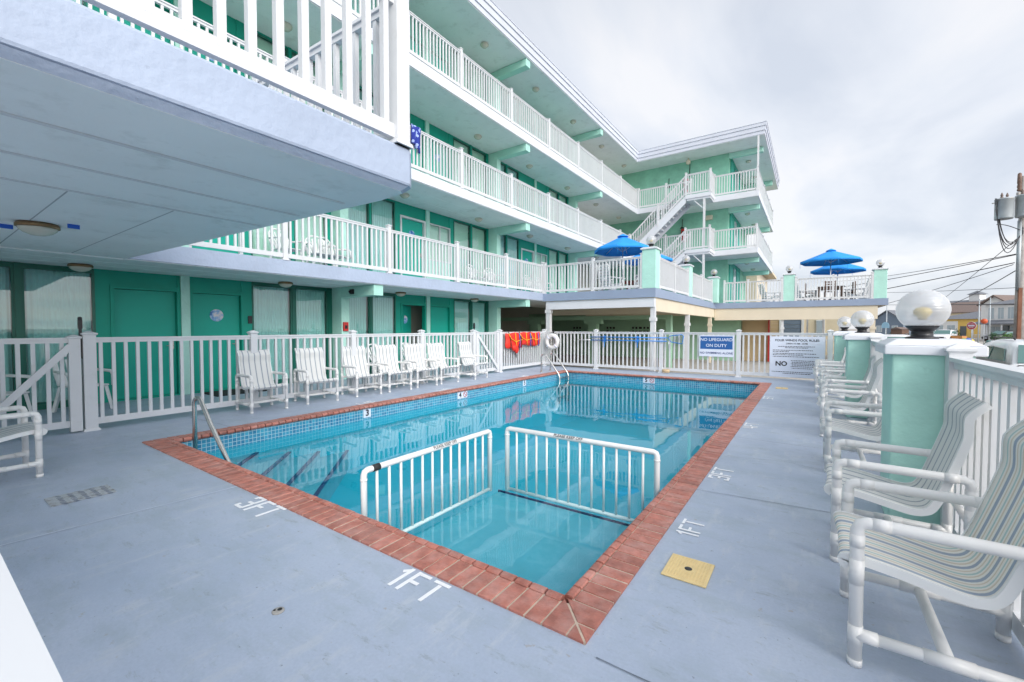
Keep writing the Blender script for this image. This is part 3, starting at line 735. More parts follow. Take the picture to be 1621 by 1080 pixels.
# facade
def window(y0, y1, z0, z1, fr, warm=False, white=False, split=False):
    wm = M['vinyl'] if white else M['darkgreen']
    mb = MB(); f = .035
    mb.box(XW-.04,XW+.02,y0,y0+f,z0,z1); mb.box(XW-.04,XW+.02,y1-f,y1,z0,z1); mb.box(XW-.04,XW+.02,y0+f,y1-f,z0,z0+f); mb.box(XW-.04,XW+.02,y0+f,y1-f,z1-f,z1)
    if split: m = (y0+y1)/2; mb.box(XW-.03,XW+.015,m-.02,m+.02,z0+f,z1-f)
    w = mb.build('window', wm, lw)
    mb = MB(); x = XW-.012; mb.box(x-.006,x,y0+f,y1-f,z0+f,z1-f); mb.build('pane', M['pane'], w)
    # pleated curtain, or a flat blind with a gap
    mb = MB(); rr = random.Random(int(y0*91+z0*13)); n = 64; v = []
    ph = rr.uniform(0,6); gap = rr.choice([0,0,.12])
    for i in range(n+1):
        y = y0+f+.005+(y1-y0-2*f-.01)*i/n
        dx = (.016*math.sin(i*1.15+ph)+.006*math.sin(i*.37+2*ph)) if not warm else 0
        v += [(XW-.075+dx,y,z0+f),(XW-.075+dx,y,z1-f)]
    mb.add(v, [(2*i,2*i+2,2*i+3,2*i+1) for i in range(n)], 0, True); mb.build('curtain', M['curtainwarm'] if warm else M['curtain'], w, fix=False)
    return w
def badge_disc(y, z, x, parent, r=.13):
    mb = MB(); n = 28
    mb.add([(x,y,z)]+[(x,y+r*math.cos(2*math.pi*k/n),z+r*math.sin(2*math.pi*k/n)) for k in range(n)]+[(x-.008,y+r*math.cos(2*math.pi*k/n),z+r*math.sin(2*math.pi*k/n)) for k in range(n)],
           [(0,1+k,1+(k+1)%n) for k in range(n)]+[(1+k,1+n+k,1+n+(k+1)%n,1+(k+1)%n) for k in range(n)])
    mb.build('picture_disc', M['badge'], parent)
def door(y0, y1, z0, ztop, hinge, badge, white=False, ajar=False):
    fr = M['vinyl'] if white else M['greentrim']
    mb = MB(); f = .06
    mb.box(XW-.11,XW+.03,y0,y0+f,z0,z0+2.13); mb.box(XW-.11,XW+.03,y1-f,y1,z0,z0+2.13); mb.box(XW-.11,XW+.03,y0+f,y1-f,z0+2.13-f,z0+2.13)
    mb.box(XW-.11,XW+.02,y0+f,y1-f,z0,z0+.025)
    d = mb.build('door', fr, lw); d['label'] = 'green door standing ajar' if ajar else None
    if not ajar: del d['label']
    a, b = y0+f+.004, y1-f-.004
    mb = MB()
    if ajar:
        mb.box(XW-.105,XW-.062,a,b,z0+.03,z0+2.13-f-.004)
        th = R(28); vs = [((x-(XW-.03)), (y-a), z) for x,y,z in mb.v]
        mb.v = [(XW-.03+x*math.cos(th)-y*math.sin(th), a+x*math.sin(th)+y*math.cos(th), z) for x,y,z in vs]
    else: mb.box(XW-.105,XW-.062,a,b,z0+.03,z0+2.13-f-.004)
    lf = mb.build('leaf', M['green'], d)
    ya = a if hinge > 0 else b
    hy = (b-.07) if hinge > 0 else (a+.07)
    if not ajar:
        mb = MB(); mb.tube([(XW-.062,hy,z0+1.0),(XW-.01,hy,z0+1.0),(XW-.005,hy-.11*hinge,z0+1.0)], .009, 8); mb.box(XW-.062,XW-.052,hy-.03,hy+.03,z0+.93,z0+1.09); mb.build('handle', M['steel'], d)
    if badge:
        if ajar: badge_disc((a+b)/2-.2, z0+1.62, XW-.20, d)
        else: badge_disc((a+b)/2, z0+1.62, XW-.053, d)
    if ajar:
        mb = MB(); mb.box(XW-.02,XW+.03,y0-.1,y0-.03,z0+1.0,z0+1.12); mb.tube([(XW+.03,y0-.065,z0+1.05),(XW+.07,y0-.065,z0+1.05),(XW+.07,y0-.065,z0+.93)], .01, 8); mb.build('lock', M['steel'], d)
    return d
for li in range(4):
    z0 = FL[li]; zt = S[li]-.013
    for ci, c in enumerate(COLS[:-1] if li else COLS[:3]):
        c1 = c+6.73
        if li == 0 and c1 > 14: continue
        B = lambda r: c+r
        white2 = (li == 1)
        # windows either side, doors in the middle, mint pilaster between
        w = (li != 0)
        for a, b in ((.28,1.20),(1.27,2.14),(4.75,5.67),(5.74,6.62)): window(B(a),B(b),z0+(.08),zt-.05,0,warm=(li >= 1 and a > 4))
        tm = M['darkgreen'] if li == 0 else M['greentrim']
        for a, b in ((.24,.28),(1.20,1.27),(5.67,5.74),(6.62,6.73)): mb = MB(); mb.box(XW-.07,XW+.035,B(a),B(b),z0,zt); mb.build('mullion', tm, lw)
        for a, b in ((.28,1.20),(1.27,2.14),(4.75,5.67),(5.74,6.62)):
            mb = MB(); mb.box(XW-.05,XW+.01,B(a),B(b),zt-.05,zt); mb.build('window_head', tm, lw); mb = MB(); mb.box(XW-.05,XW+.03,B(a),B(b),z0,z0+.08); mb.build('window_sill', tm, lw)
        for a, b in ((2.14,2.34),(4.58,4.75)): mb = MB(); mb.box(XW-.05,XW+.012,B(a),B(b),z0,zt); mb.build('green_panel', M['greentrim'], lw)
        for a, b in ((2.34,3.40),(3.55,4.58)):
            mb = MB(); mb.box(XW-.05,XW-.002,B(a),B(b)-.045,z0+2.16,zt); mb.box(XW-.05,XW+.014,B(b)-.045,B(b),z0+2.13,zt); mb.box(XW-.05,XW+.014,B(a),B(b)-.045,z0+2.13,z0+2.16); mb.build('transom_panel', M['greentrim'], lw)
        mb = MB(); mb.box(XW-.05,XW+.06,B(3.40),B(3.55),z0,zt); mb.build('pilaster', M['mint'], lw)
        ajar = (li == 0 and ci == 2)
        door(B(2.34),B(3.40),z0,zt,1, li == 1 or ajar, white=white2, ajar=ajar)
        if li == 1 and ci >= 2:
            window(B(3.56),B(4.58),z0+.9,z0+2.12,0,white=True,split=True,warm=True); mb = MB(); mb.box(XW-.05,XW,B(3.56),B(4.58),z0,z0+.9); mb.build('transom_panel', M['mintsmooth'], lw)
        else: door(B(3.55),B(4.58),z0,zt,-1 if li else 1, (li == 0 and ci == 1) or li == 2, white=white2)
# small fittings on the ground floor facade
mb = MB(); mb.box(XW+.012,XW+.04,4.60,4.68,1.45,1.62); mb.build('key_reader', M['black'], lw)
mb = MB(); mb.box(-9.995,-9.95,6.70,6.84,1.27,1.50); mb.box(-9.95,-9.94,6.73,6.81,1.33,1.42,1); mb.build('fire_alarm_box', [M['red'],M['black']], lw, bevel=.006)
mb = MB(); mb.box(-9.55,-9.43,6.60,6.65,2.20,2.32); mb.lathe([(.03,0),(.045,.05),(.0,.08)], (-9.49,6.58,2.22), 12); mb.build('security_camera', M['black'], lw)
# ceiling lights
def ceiling_light(parent, x, y, z, r=.155):
    mb = MB(); mb.lathe([(r*.9,0),(r,-.02),(r,-.045),(r*.93,-.05)][::-1], (x,y,z), 24); l = mb.build('ceiling_light', M['bronze'] if r > .15 and z < 3 else M['lampglass'], parent)
    g = MB(); g.lathe([(.01,-.125),(r*.35,-.118),(r*.65,-.098),(r*.85,-.07),(r*.92,-.046)], (x,y,z), 24); g.build('lamp_glass', M['lampglass'], l)
for li, x in enumerate((-9.9,-9.7,-9.73,-9.43)):
    for k in range(8):
        y = 1.83+3.37*k-.02
        if li == 0 and k > 3: continue
        ceiling_light(lw, x, y, S[li]-.012, .155 if li == 0 else .14)
# balcony railings
def railing(parent, name, path, z, posts, ph=1.16, rh=1.09, label=None, w=.09, endposts=True, sp=.128, bw=.038, bh=.085):
    r = None; first = True
    mbs = []
    for (a, b) in path:
        P = Vector((*a,0)); Q = Vector((*b,0)); L = (Q-P).length
        ts = sorted(set([0.0, L]+[t for t in posts if 0 < t < L])) if len(path) == 1 else [0.0, L]
        for t0, t1 in zip(ts, ts[1:]):
            p = P.lerp(Q, t0/L); q = P.lerp(Q, t1/L)
            m = panel((p.x,p.y),(q.x,q.y), z, z+rh, sp=sp, zb=.05, bw=bw, bh=bh)
            if r is None: r = MB()
            o = len(r.v); r.v += m.v; r.f += [[o+i for i in f] for f in m.f]; r.mi += m.mi; r.sm += m.sm; r.uv += m.uv
            mbs.append((p,q))
    o = r.build(name, M['vinyl'], parent)
    if label: o['label'] = label
    seen = []
    for p, q in mbs:
        for c in (p,q):
            if all((c-s).length > .05 for s in seen): seen.append(c.copy()); put_post(o, c.x, c.y, z, ph, w)
    return o
RXX = XE-.05
def yposts(y0, start): return [y-y0 for y in start]
YR = -3.0
railing(lw, 'balcony_railing', [((RXX,2.2),(RXX,14.55))], T[0], yposts(2.2,(4.52,7.10,9.61,12.12)), label='first floor balcony railing above the blue slab')
for i, lab in ((1,'second floor balcony railing'),(2,'third floor balcony railing')):
    ys = [-3.2+2.6*k for k in range(11)]
    railing(lw, 'balcony_railing', [((RXX,-5.8),(RXX,24.3 if i == 1 else 25.42))], T[i], yposts(-5.8,[y for y in ys]), label=lab)
# raised terrace over the front of the deck (near corner)
TX, TY = -2.55, 2.36
terr = [(XE+.004,-4),(TX,-4),(TX,2.30),(-2.60,2.365),(-2.92,2.385),(XE+.004,2.12)]
mb = MB(); mb.prism(terr, S[0]+.025, T[0]+.02); mb.build('terrace_slab', M['bluepaint'], lw, bevel=.02)
ins = [(XE+.004,-4),(TX-.012,-4),(TX-.012,2.29),(-2.61,2.35),(-2.925,2.37),(XE+.004,2.105)]
insb = [(XE+.004,-4),(TX-.05,-4),(TX-.05,2.255),(-2.645,2.31),(-2.94,2.33),(XE+.004,2.065)]
mb = MB(); mb.sweep([[(a,b,S[0]-.011) for a,b in insb],[(a,b,S[0]+.024) for a,b in ins]], smooth=False); mb.build('drip_edge', M['bluepaint'], lw)
ins2 = [(XE+.004,-4),(TX-.052,-4),(TX-.052,2.252),(-2.647,2.307),(-2.942,2.327),(XE+.004,2.062)]
mb = MB(); mb.prism(ins2, S[0]-.0125, S[0]-.0112); mb.build('terrace_soffit', M['soffit'], lw)
for x in (-4.66,-3.95,-3.25): mb = MB(); mb.box(x-.02,x+.02,-4,2.2,S[0]-.0185,S[0]-.0126); mb.build('soffit_batten', M['vinyl'], lw)
mb = MB(); mb.box(XE-.04,XE+.03,-4,2.03,S[0]-.03,S[0]-.0126); mb.build('soffit_batten', M['soffit'], lw)
for y in (-1.9,-.6,.80,1.47): mb = MB(); mb.box(-8.5,-4.68,y-.005,y+.005,S[0]-.0142,S[0]-.0126); mb.build('soffit_seam', mat('seam_grey', (.42,.45,.46), .8) if y < -1 else bpy.data.materials['seam_grey'], lw)
ceiling_light(lw, -6.40, .87, S[0]-.010, .16)
for q in ((-6.71,-6.705,.63,.74),(-6.16,-6.155,1.04,1.13)): mb = MB(); mb.box(*q,S[0]-.055,S[0]-.0126); mb.build('tape_mark', M['tape'], lw)
o = railing(lw, 'terrace_railing', [((TX-.05,-4),(TX-.05,2.235))], T[0]+.02, [], ph=1.35, w=.12, label='close white railing on the terrace above the camera', sp=.155, bw=.046, bh=.10)
o = railing(lw, 'terrace_railing', [((TX-.05,2.235),(XE+.05,2.04))], T[0]+.02, [2.0,4.0], label='white railing along the far end of the terrace')
# ---------------------------------------------------------------- motel, end wing with stairs
XR, XC = -2.33, -3.95; YB2 = 35.6
rw = thing('motel_wing', 'mint end wing of the motel with outside stairs, behind the sun deck', 'motel', (-6,27,T[0]))
mb = MB(); mb.box(-11.4,XC,YB,35.5,T[0]+.002,S[3]-.002); mb.build('wall', mat('green_mint_stucco', (.25,.56,.42), .75, var=.16, vscale=1.6, bump=.55, bscale=20, dirt=((.15,.40,.30), 4, .55, .75, .5)), rw)
for i in (1,2):
    mb = MB(); mb.prism([(XE+.003,YW),(XR,YW),(XR,YB2),(XC+.003,YB2),(XC+.003,YB-.003),(XE+.003,YB-.003)], S[i], T[i]); mb.build('balcony_slab', M['whitepaint'], rw)
    mb = MB(); mb.prism([(XE+.003,YW+.04),(XR-.04,YW+.04),(XR-.04,YB2),(XC+.003,YB2),(XC+.003,YB-.003),(XE+.003,YB-.003)], S[i]-.012, S[i]-.001); mb.build('soffit', M['soffit'], rw)
for i in (1,2,3):
    for y in (YB+.01, 33.6):
        mb = MB(); mb.box(XC+.002,-2.42 if i < 3 else -2.3,y,y+.26,S[i]-.28,S[i]-.013); mb.build('cantilever_beam', M['mintsmooth'], rw, bevel=.008)
    for y in (28.9,32.2): ceiling_light(rw, -3.2, y, S[i]-.012, .14)
    # teal doors and windows round the corner, facing the street
    z0 = T[i-1]
    mb = MB()
    for y in (27.5,28.9,30.3,31.7): mb.box(XC+.001,XC+.05,y,y+.08,z0+.02,S[i]-.02)
    mb.box(XC+.001,XC+.04,27.5,31.8,S[i]-.25,S[i]-.02); mb.build('door_trim', M['greentrim'], rw)
    for y, nm in ((27.58,'door'),(30.38,'door')):
        mb = MB(); mb.box(XC+.001,XC+.03,y,y+1.3,z0+.03,S[i]-.26); d = mb.build(nm, M['green'], rw)
        mb = MB(); mb.tube([(XC+.03,y+.1,z0+1),(XC+.08,y+.1,z0+1),(XC+.085,y+.22,z0+1)], .01, 6); mb.build('handle', M['steel'], d)
    mb = MB(); mb.box(XC+.001,XC+.025,28.98,30.28,z0+.1,S[i]-.26); mb.build('window', M['paleglass'], rw)
SY0 = 24.3
LX0, LX1 = -5.62, -4.42
# railings
def rl(path, z, label, **k): return railing(rw, 'balcony_railing', path, z, [], label=label, **k)
for i, nm in ((1,'second'),(2,'third')):
    z = T[i]
    rl([((RXX+.12,YW+.05),(-6.95,YW+.05)),((-6.95,YW+.05),(LX0,YW+.05))], z, '%s floor railing left of the stair landing' % nm)
    rl([((LX0,SY0+.05),(LX1,SY0+.05)),((LX1,SY0+.05),(LX1,YW+.05)),((LX1,YW+.05),(XR-.06,YW+.05)),((XR-.06,YW+.05),(XR-.06,29)),((XR-.06,29),(XR-.06,32.3)),((XR-.06,32.3),(XR-.06,YB2-.1))], z, '%s floor railing round the street corner' % nm)
# stairs
def flight(ztop, zbot, label):
    n = 15; run = 3.05; mb = MB()
    x0 = LX0; x1 = LX0-run
    for y in (SY0+.02, YW-.06):
        mb.prism([(x0,ztop-.02),(x0,ztop-.36),(x1,zbot-.34 if zbot > T[0] else zbot),(x1,zbot-.0)], y, y+.045, axis='y') if False else mb.prism([(x0,ztop-.02),(x0,ztop-.40),(x1+.1,zbot-.28),(x1-.12,zbot+.0),(x1-.12,zbot+.06)], y, y+.045, axis='y')
    for k in range(n):
        xx = x0-run*(k+.5)/n; zz = ztop-(ztop-zbot)*(k+1)/(n+.0)+.02
        mb.box(xx-.13,xx+.13,SY0+.066,YW-.062,zz-.04,zz)
        mb.box(xx+.085,xx+.105,SY0+.066,YW-.062,zz-.02,zz+(ztop-zbot)/n-.045) 
    st = mb.build('staircase', M['whitepaint'], rw); st['label'] = label
    for y in (SY0+.05, YW-.04):
        m = panel((x0,y),(x1,y),ztop,ztop+1.05,zq=-(ztop-zbot),zb=.06,inset=.03); hr_ = m.build('handrail', M['vinyl'], st)
        for t in (.48,1.0):
            put_post(st, x0+(x1-x0)*t, y, ztop+(zbot-ztop)*t-.1, 1.26, .09, foot=False)
    return st
flight(T[2], T[1]+.05, 'upper white outside stair between the third and second floors')
flight(T[1], T[0]+.02, 'lower white outside stair down to the sun deck')
for i in (1,2):
    mb = MB(); mb.box(LX0-.02,LX1+.04,SY0,YW-.003,S[i]+.10,T[i]); mb.box(LX0+.05,LX1+.0,SY0+.05,YW-.003,S[i]+.0,S[i]+.099); mb.build('stair_landing', M['whitepaint'], rw)
    mb = MB(); mb.box(-4.76,-4.66,SY0+.06,SY0+.16,T[i-1],S[i]-.001)
    mb.bar((-5.2,SY0+.11,S[i]-.02),(-4.74,SY0+.11,S[i]-.5),.05,.05); mb.build('landing_post', M['vinyl'], rw)
mb = MB(); mb.box(XR-.09,XR-.01,YW+.02,YW+.10,T[2],S[3]); mb.build('roof_post', M['vinyl'], rw)
# wall fittings
for i, x in ((1,-6.3),(2,-6.2)):
    z = T[i]+.95
    mb = MB(); mb.box(x-.14,x+.14,YB-.16,YB-.003,z,z+.75); mb.box(x-.1,x+.1,YB-.166,YB-.161,z+.08,z+.62,1); c = mb.build('extinguisher_cabinet', [M['red'],M['winglass']], rw, bevel=.01)
    mb = MB(); mb.lathe([(.05,0),(.06,.05),(.06,.32),(.02,.38),(.025,.43)], (x,YB-.24,z+.05), 12); mb.build('extinguisher', M['red'], c)
def spot(x, z):
    mb = MB(); mb.tube([(x,YB-.01,z+.55),(x,YB-.05,z+.5),(x,YB-.06,z+.1)], .018, 8); mb.lathe([(.10,0),(.09,.04),(.03,.10)], (x,YB-.10,z), 12); mb.build('wall_lamp', M['black'], rw)
spot(-7.2, T[2]+1.4); spot(-6.4+.0, T[1]+1.75)
mb = MB(); mb.box(-5.1,-4.75,YB-.12,YB-.003,T[1]+2.05,T[1]+2.3); mb.build('emergency_light', M['cream'], rw, bevel=.01)
mb = MB(); mb.lathe([(.05,0),(.12,.05),(.13,.2),(.06,.26)], (-6.0,YB-.5,S[3]-.35), 12); mb.tube([(-6.0,YB-.5,S[3]-.12),(-6.0,YB-.5,S[3])], .03, 8); mb.tube([(-6.02,YB-.02,S[3]-.02),(-6.02,YB-.04,S[3]-.9)], .02, 6, 1); mb.build('hanging_lamp', [M['cream'],M['black']], rw)

# ---------------------------------------------------------------- sun deck on columns
DX, DY = -4.27, 14.5; DR = 2.80; DY2 = 25.4
sd = thing('sun_deck', 'raised sun deck on white columns beyond the pool, with blue edge and white railings', 'sun deck', (-4,20,GZ))
out = [(XE+.004,DY),(DX,DY),(DX,DY2),(DR,DY2),(DR,33),(XC,33),(XC,YB-.004),(XE+.004,YB-.004)]
mb = MB(); mb.prism(out, S[0]-.03, T[0]-.02); mb.build('deck_slab', mat('slate_blue_edge_paint', (.27,.335,.455), .5, var=.06, vscale=1.5, bump=.1), sd)
inn = [(XE+.004,DY+.05),(DX-.05,DY+.05),(DX-.05,DY2+.05),(DR-.05,DY2+.05),(DR-.05,32.9),(XC,32.9),(XC,YB-.004),(XE+.004,YB-.004)]
mb = MB(); mb.prism(inn, S[0]-.05, S[0]-.031); mb.build('deck_soffit', M['cream'], sd)
# lower concrete joists and ceiling drop, cream
mb = MB(); mb.box(XE+.1,DX-.06,DY+.06,DY+.26,2.06,S[0]-.051); mb.build('edge_beam', M['whitepaint'], sd)
mb = MB(); mb.box(DX-.26,DX-.06,DY+.27,DY2+.06,1.92,S[0]-.051); mb.build('edge_beam', M['cream'], sd)
mb = MB(); mb.box(DX-.05,DR-.35,DY2+.06,DY2+.34,1.76,S[0]-.051); mb.build('edge_beam', M['cream'], sd)
for y in (18.2,22.0): 
    mb = MB(); mb.box(-10.3,DX-.27,y,y+.3,1.95,S[0]-.052); mb.build('joist', M['cream'], sd)
def column(x, y, w, top, m='vinyl', g=None):
    mb = MB(); mb.box(x-w/2,x+w/2,y-w/2,y+w/2,GZ,top); mb.box(x-w/2-.03,x+w/2+.03,y-w/2-.03,y+w/2+.03,top-.12-.35,top-.35); mb.build('column', M[m], sd)
column(-4.40,14.72,.15,2.055); column(-8.42,14.66,.17,2.4); column(-4.40,19.6,.16,1.915); column(-4.40,24.6,.16,1.915,'cream'); column(2.3,25.62,.17,1.755,'cream'); column(-1.2,25.62,.1,1.755,'vinyl')
# railings with posts
def dr(path, label): return railing(sd, 'deck_railing', path, T[0]-.02, [], label=label)
dr([((XE+.05,DY+.06),(-6.53,DY+.06)),((-6.53,DY+.06),(-4.75,DY+.06))], 'sun deck railing facing the pool, left part')
dr([((DX-.06,15.05),(DX-.06,17.1)),((DX-.06,17.1),(DX-.06,19.3))], 'sun deck railing receding from the corner pillar')
dr([((DX-.06,19.85),(DX-.06,22.0)),((DX-.06,22.0),(DX-.06,24.6))], 'sun deck railing receding past the middle pillar')
dr([((-3.85,DY2+.06),(-2.74,DY2+.06)),((-2.74,DY2+.06),(-1.25,DY2+.06))], 'far sun deck railing beside the mint wing')
dr([((-.66,DY2+.06),(.81,DY2+.06)),((.81,DY2+.06),(2.24,DY2+.06))], 'far sun deck railing by the street')
dr([((DR-.06,25.95),(DR-.06,29.4)),((DR-.06,29.4),(DR-.06,32.8))], 'sun deck railing along the street')
DP = 'mint pillars on the sun deck'; DG = 'globe lamps on the sun deck pillars'
for x, y, l1, l2 in ((-4.50,14.73,'mint pillar on the near corner of the sun deck','globe lamp on the near corner pillar of the sun deck'),
                     (-4.48,19.58,'mint pillar halfway along the sun deck side','globe lamp halfway along the sun deck side'),
                     (-4.30,25.0,'mint pillar where the sun deck meets the stairs','globe lamp where the sun deck meets the stairs'),
                     (-.95,25.66,'mint pillar in the middle of the far sun deck railing','globe lamp in the middle of the far sun deck railing'),
                     (2.52,25.68,'mint pillar at the street end of the sun deck','globe lamp at the street end of the sun deck')):
    pillar(x, y, 1.30, T[0]-.018, .46, .46, l1, DP, cap=.08); globe(x, y, T[0]+1.37, .16, l2, DG)
# what stands under the deck
ug = thing('garage_wall', 'faded green garage wall under the deck with block openings', 'wall', (-9,27,GZ))
mb = MB(); mb.box(-17,-3.2,YB-.3,YB-.05,GZ,S[0]-.06); mb.build('wall', M['oldgreen'], ug)
mb = MB()
for x in (-13.4,-11.0,-9.3,-8.8):
    for i in range(3):
        for j in range(2): mb.box(x+.22*i,x+.22*i+.12,YB-.315,YB-.301,1.05+.24*j,1.05+.24*j+.13)
mb.build('block_opening', M['black'], ug)
mb = MB(); mb.box(-3.2,-1.9,YB+.4,YB+.6,GZ,S[0]-.06); mb.build('tan_panel', M['tan'], ug)
mb = MB(); mb.box(-1.93,-1.86,YB+.1,YB+.39,GZ,1.8); mb.build('red_edge', M['red'], ug)
gp = thing('garage_frame', 'pale green concrete frame under the sun deck', 'frame', (-9,20,GZ))
mb = MB()
for x in (-16.0,-12.4,-9.0): mb.box(x-.22,x+.22,20,20.35,GZ,1.55); mb.box(x-.45,x+.45,20,20.35,1.55,1.75)
mb.box(-17,-5.2,20,20.35,1.751,1.94); mb.box(-5.42,-5.2,20,20.35,GZ,1.75); mb.build('frame', M['oldgreen'], gp)
# ---------------------------------------------------------------- pipe armchairs with sling seats
def make_pipe_chair(loc, rot, label, group, sling):
    # faces +y; the seat is a sling between two bent side rails
    t = thing('pipe_armchair', label, 'chair', loc, rot, group)
    r = .0235; w = .27; yf, yb = .27, -.27; za = .58
    for sx in (-1,1):
        x = sx*w; mb = MB()
        e = .03
        mb.tube([(x,yf,.0),(x,yf,za-.032),(x,yf-.009,za-.009),(x,yf-.032,za),(x,yb+.032,za),(x,yb+.009,za-.009),(x,yb,za-.032),(x,yb,0)], r, 12)
        for y in (yf,yb):
            mb.tube([(x,y,.0),(x,y,.028)], r*1.07, 12)
            mb.tube([(x,y,za-.10),(x,y,za-.05)], r*1.06, 12); mb.tube([(x,y,.085),(x,y,.165)], r*1.07, 12); mb.tube([(x,y,.33),(x,y,.43)], r*1.06, 12)
            s = -1 if y > 0 else 1
            mb.tube([(x,y+s*.045,za),(x,y+s*.10,za)], r*1.06, 12); mb.tube([(x,y,.125),(x,y+s*.07,.125)], r*1.07, 12)
        mb.build('arm_and_leg_pipe', M['pvc'], t, world=False)
        mb = MB(); mb.tube([(x,yf,.125),(x,yb,.125)], r*.93, 12); mb.tube([(x,-.07,.125),(x,.07,.125)], r*1.07, 12); mb.build('side_stretcher', M['pvc'], t, world=False)
    for y_, z_, k_ in ((0,.125,.93),(yf,.38,.85),(yb,.36,.85)): mb = MB(); mb.tube([(-w,y_,z_),(w,y_,z_)], r*k_, 12); mb.build('cross_pipe', M['pvc'], t, world=False)
    # sling profile (y, z)
    ctrl = [(.300,.372),(.318,.385),(.325,.405),(.310,.424),(.27,.428),(.15,.412),(.03,.388),(-.05,.374),(-.10,.382),(-.13,.415),(-.16,.495),(-.208,.65),(-.238,.755),(-.246,.80),(-.246,.865),(-.253,.90),(-.28,.937),(-.318,.975)]
    def cr(P, k):
        o = []
        for i in range(len(P)-1):
            p0, p1, p2, p3 = P[max(i-1,0)], P[i], P[i+1], P[min(i+2,len(P)-1)]
            for j in range(k):
                u = j/k; o.append(tuple(.5*((2*p1[c])+(-p0[c]+p2[c])*u+(2*p0[c]-5*p1[c]+4*p2[c]-p3[c])*u*u+(-p0[c]+3*p1[c]-3*p2[c]+p3[c])*u**3) for c in (0,1)))
        return o+[P[-1]]
    pr = cr(ctrl, 3); hw = w-.035
    nu = 12; vs = []; fs = []; uv = []; m = len(pr)
    for i, (y, z) in enumerate(pr):
        ta = pr[min(i+1,m-1)]; tb = pr[max(i-1,0)]; ty, tz = ta[0]-tb[0], ta[1]-tb[1]; l = math.hypot(ty,tz) or 1
        ny, nz = -tz/l, ty/l                      # away from the sitter
        for k in range(nu+1):
            u = k/nu; sag = .010*(1-(2*u-1)**2)
            vs.append((-hw+2*hw*u, y+ny*sag, z+nz*sag))
    for i in range(m-1):
        for k in range(nu):
            a = i*(nu+1)+k; fs.append((a,a+1,a+nu+2,a+nu+1)); uv.append([(k/nu,i/m),((k+1)/nu,i/m),((k+1)/nu,(i+1)/m),(k/nu,(i+1)/m)])
    mb = MB(); mb.add(vs, fs, 0, True, uv)
    o = mb.build('sling', M[sling], t, world=False, fix=False)
    so = o.modifiers.new('thick', 'SOLIDIFY'); so.thickness = .004
    for sx in (-1,1):
        mb = MB(); rings = []
        for i, (y, z) in enumerate(pr):
            ta = pr[min(i+1,m-1)]; tb = pr[max(i-1,0)]; ty, tz = ta[0]-tb[0], ta[1]-tb[1]; l = math.hypot(ty,tz) or 1
            ny, nz = -tz/l, ty/l
            x0 = sx*hw-.0; x1 = sx*(hw+.015); d = .030
            rings.append([(x0,y-ny*.006,z-nz*.006),(x1,y-ny*.006,z-nz*.006),(x1,y+ny*d,z+nz*d),(x0,y+ny*d,z+nz*d)])
        mb.sweep(rings, smooth=False); mb.build('sling_rail', M['plasticchair'], t, world=False, bevel=.004)
    return t
GR = 'pipe armchairs along the right fence'; GLF = 'pipe armchairs along the left fence'
right = [(2.445,-90,'armchair nearest the camera, with bold blue and tan striped sling','sling_multi'),
 (3.355,-92,'second armchair from the camera, beside the nearest mint pillar','sling_plain'),
 (5.23,-90,'armchair just behind the nearest mint pillar','sling_plain'),
 (6.84,-91,'fourth armchair from the camera, before the middle mint pillar','sling_plain'),
 (8.10,-89,'armchair directly in front of the middle mint pillar','sling_plain'),
 (9.82,-90,'armchair just behind the middle mint pillar','sling_plain'),
 (11.25,-91,'second last armchair of the right row, overlapping the rules sign','sling_plain'),
 (12.35,-90,'farthest armchair of the right row, before the far pillar','sling_plain')]
base = {}
# chair front (+y local) turned to face -x (the pool): rotation +90 degrees
for i, (y, rz, lab, sl) in enumerate(right):
    loc = (.165+.27+[0,-.02,-.02,-.03,.02,0,-.06,-.06][i], y, .001); rot = R(90+(rz+90))
    if sl not in base: base[sl] = make_pipe_chair(loc, rot, lab, GR, sl)
    else: dup(base[sl], loc, rot, lab, GR)
left = [(3.49,'sling armchair nearest the camera in the left row, before a green door'),
 (4.455,'second sling armchair of the left row, in front of curtained glass'),
 (5.44,'third sling armchair of the left row, below the red alarm box'),
 (6.22,'fourth sling armchair of the left row, backed by a lattice plastic chair'),
 (7.04,'fifth sling armchair of the left row, by the open door'),
 (7.78,'sixth sling armchair of the left row, last before the gap'),
 (8.92,'lone sling armchair beside the far gate, past a gap in the row')]
for i, (y, lab) in enumerate(left):
    dup(base['sling_plain'], (-7.20-.27-[0,.02,.03,.0,.03,.03,0][i], y, .001), R(-90+[-2,-7,-4,-6,-7,-5,4][i]), lab, GLF)
dup(base['sling_plain'], (-5.98,.46,.001), R(2), 'sling armchair at the left edge of the picture, turned toward the pool', 'pipe armchair by the left gate')

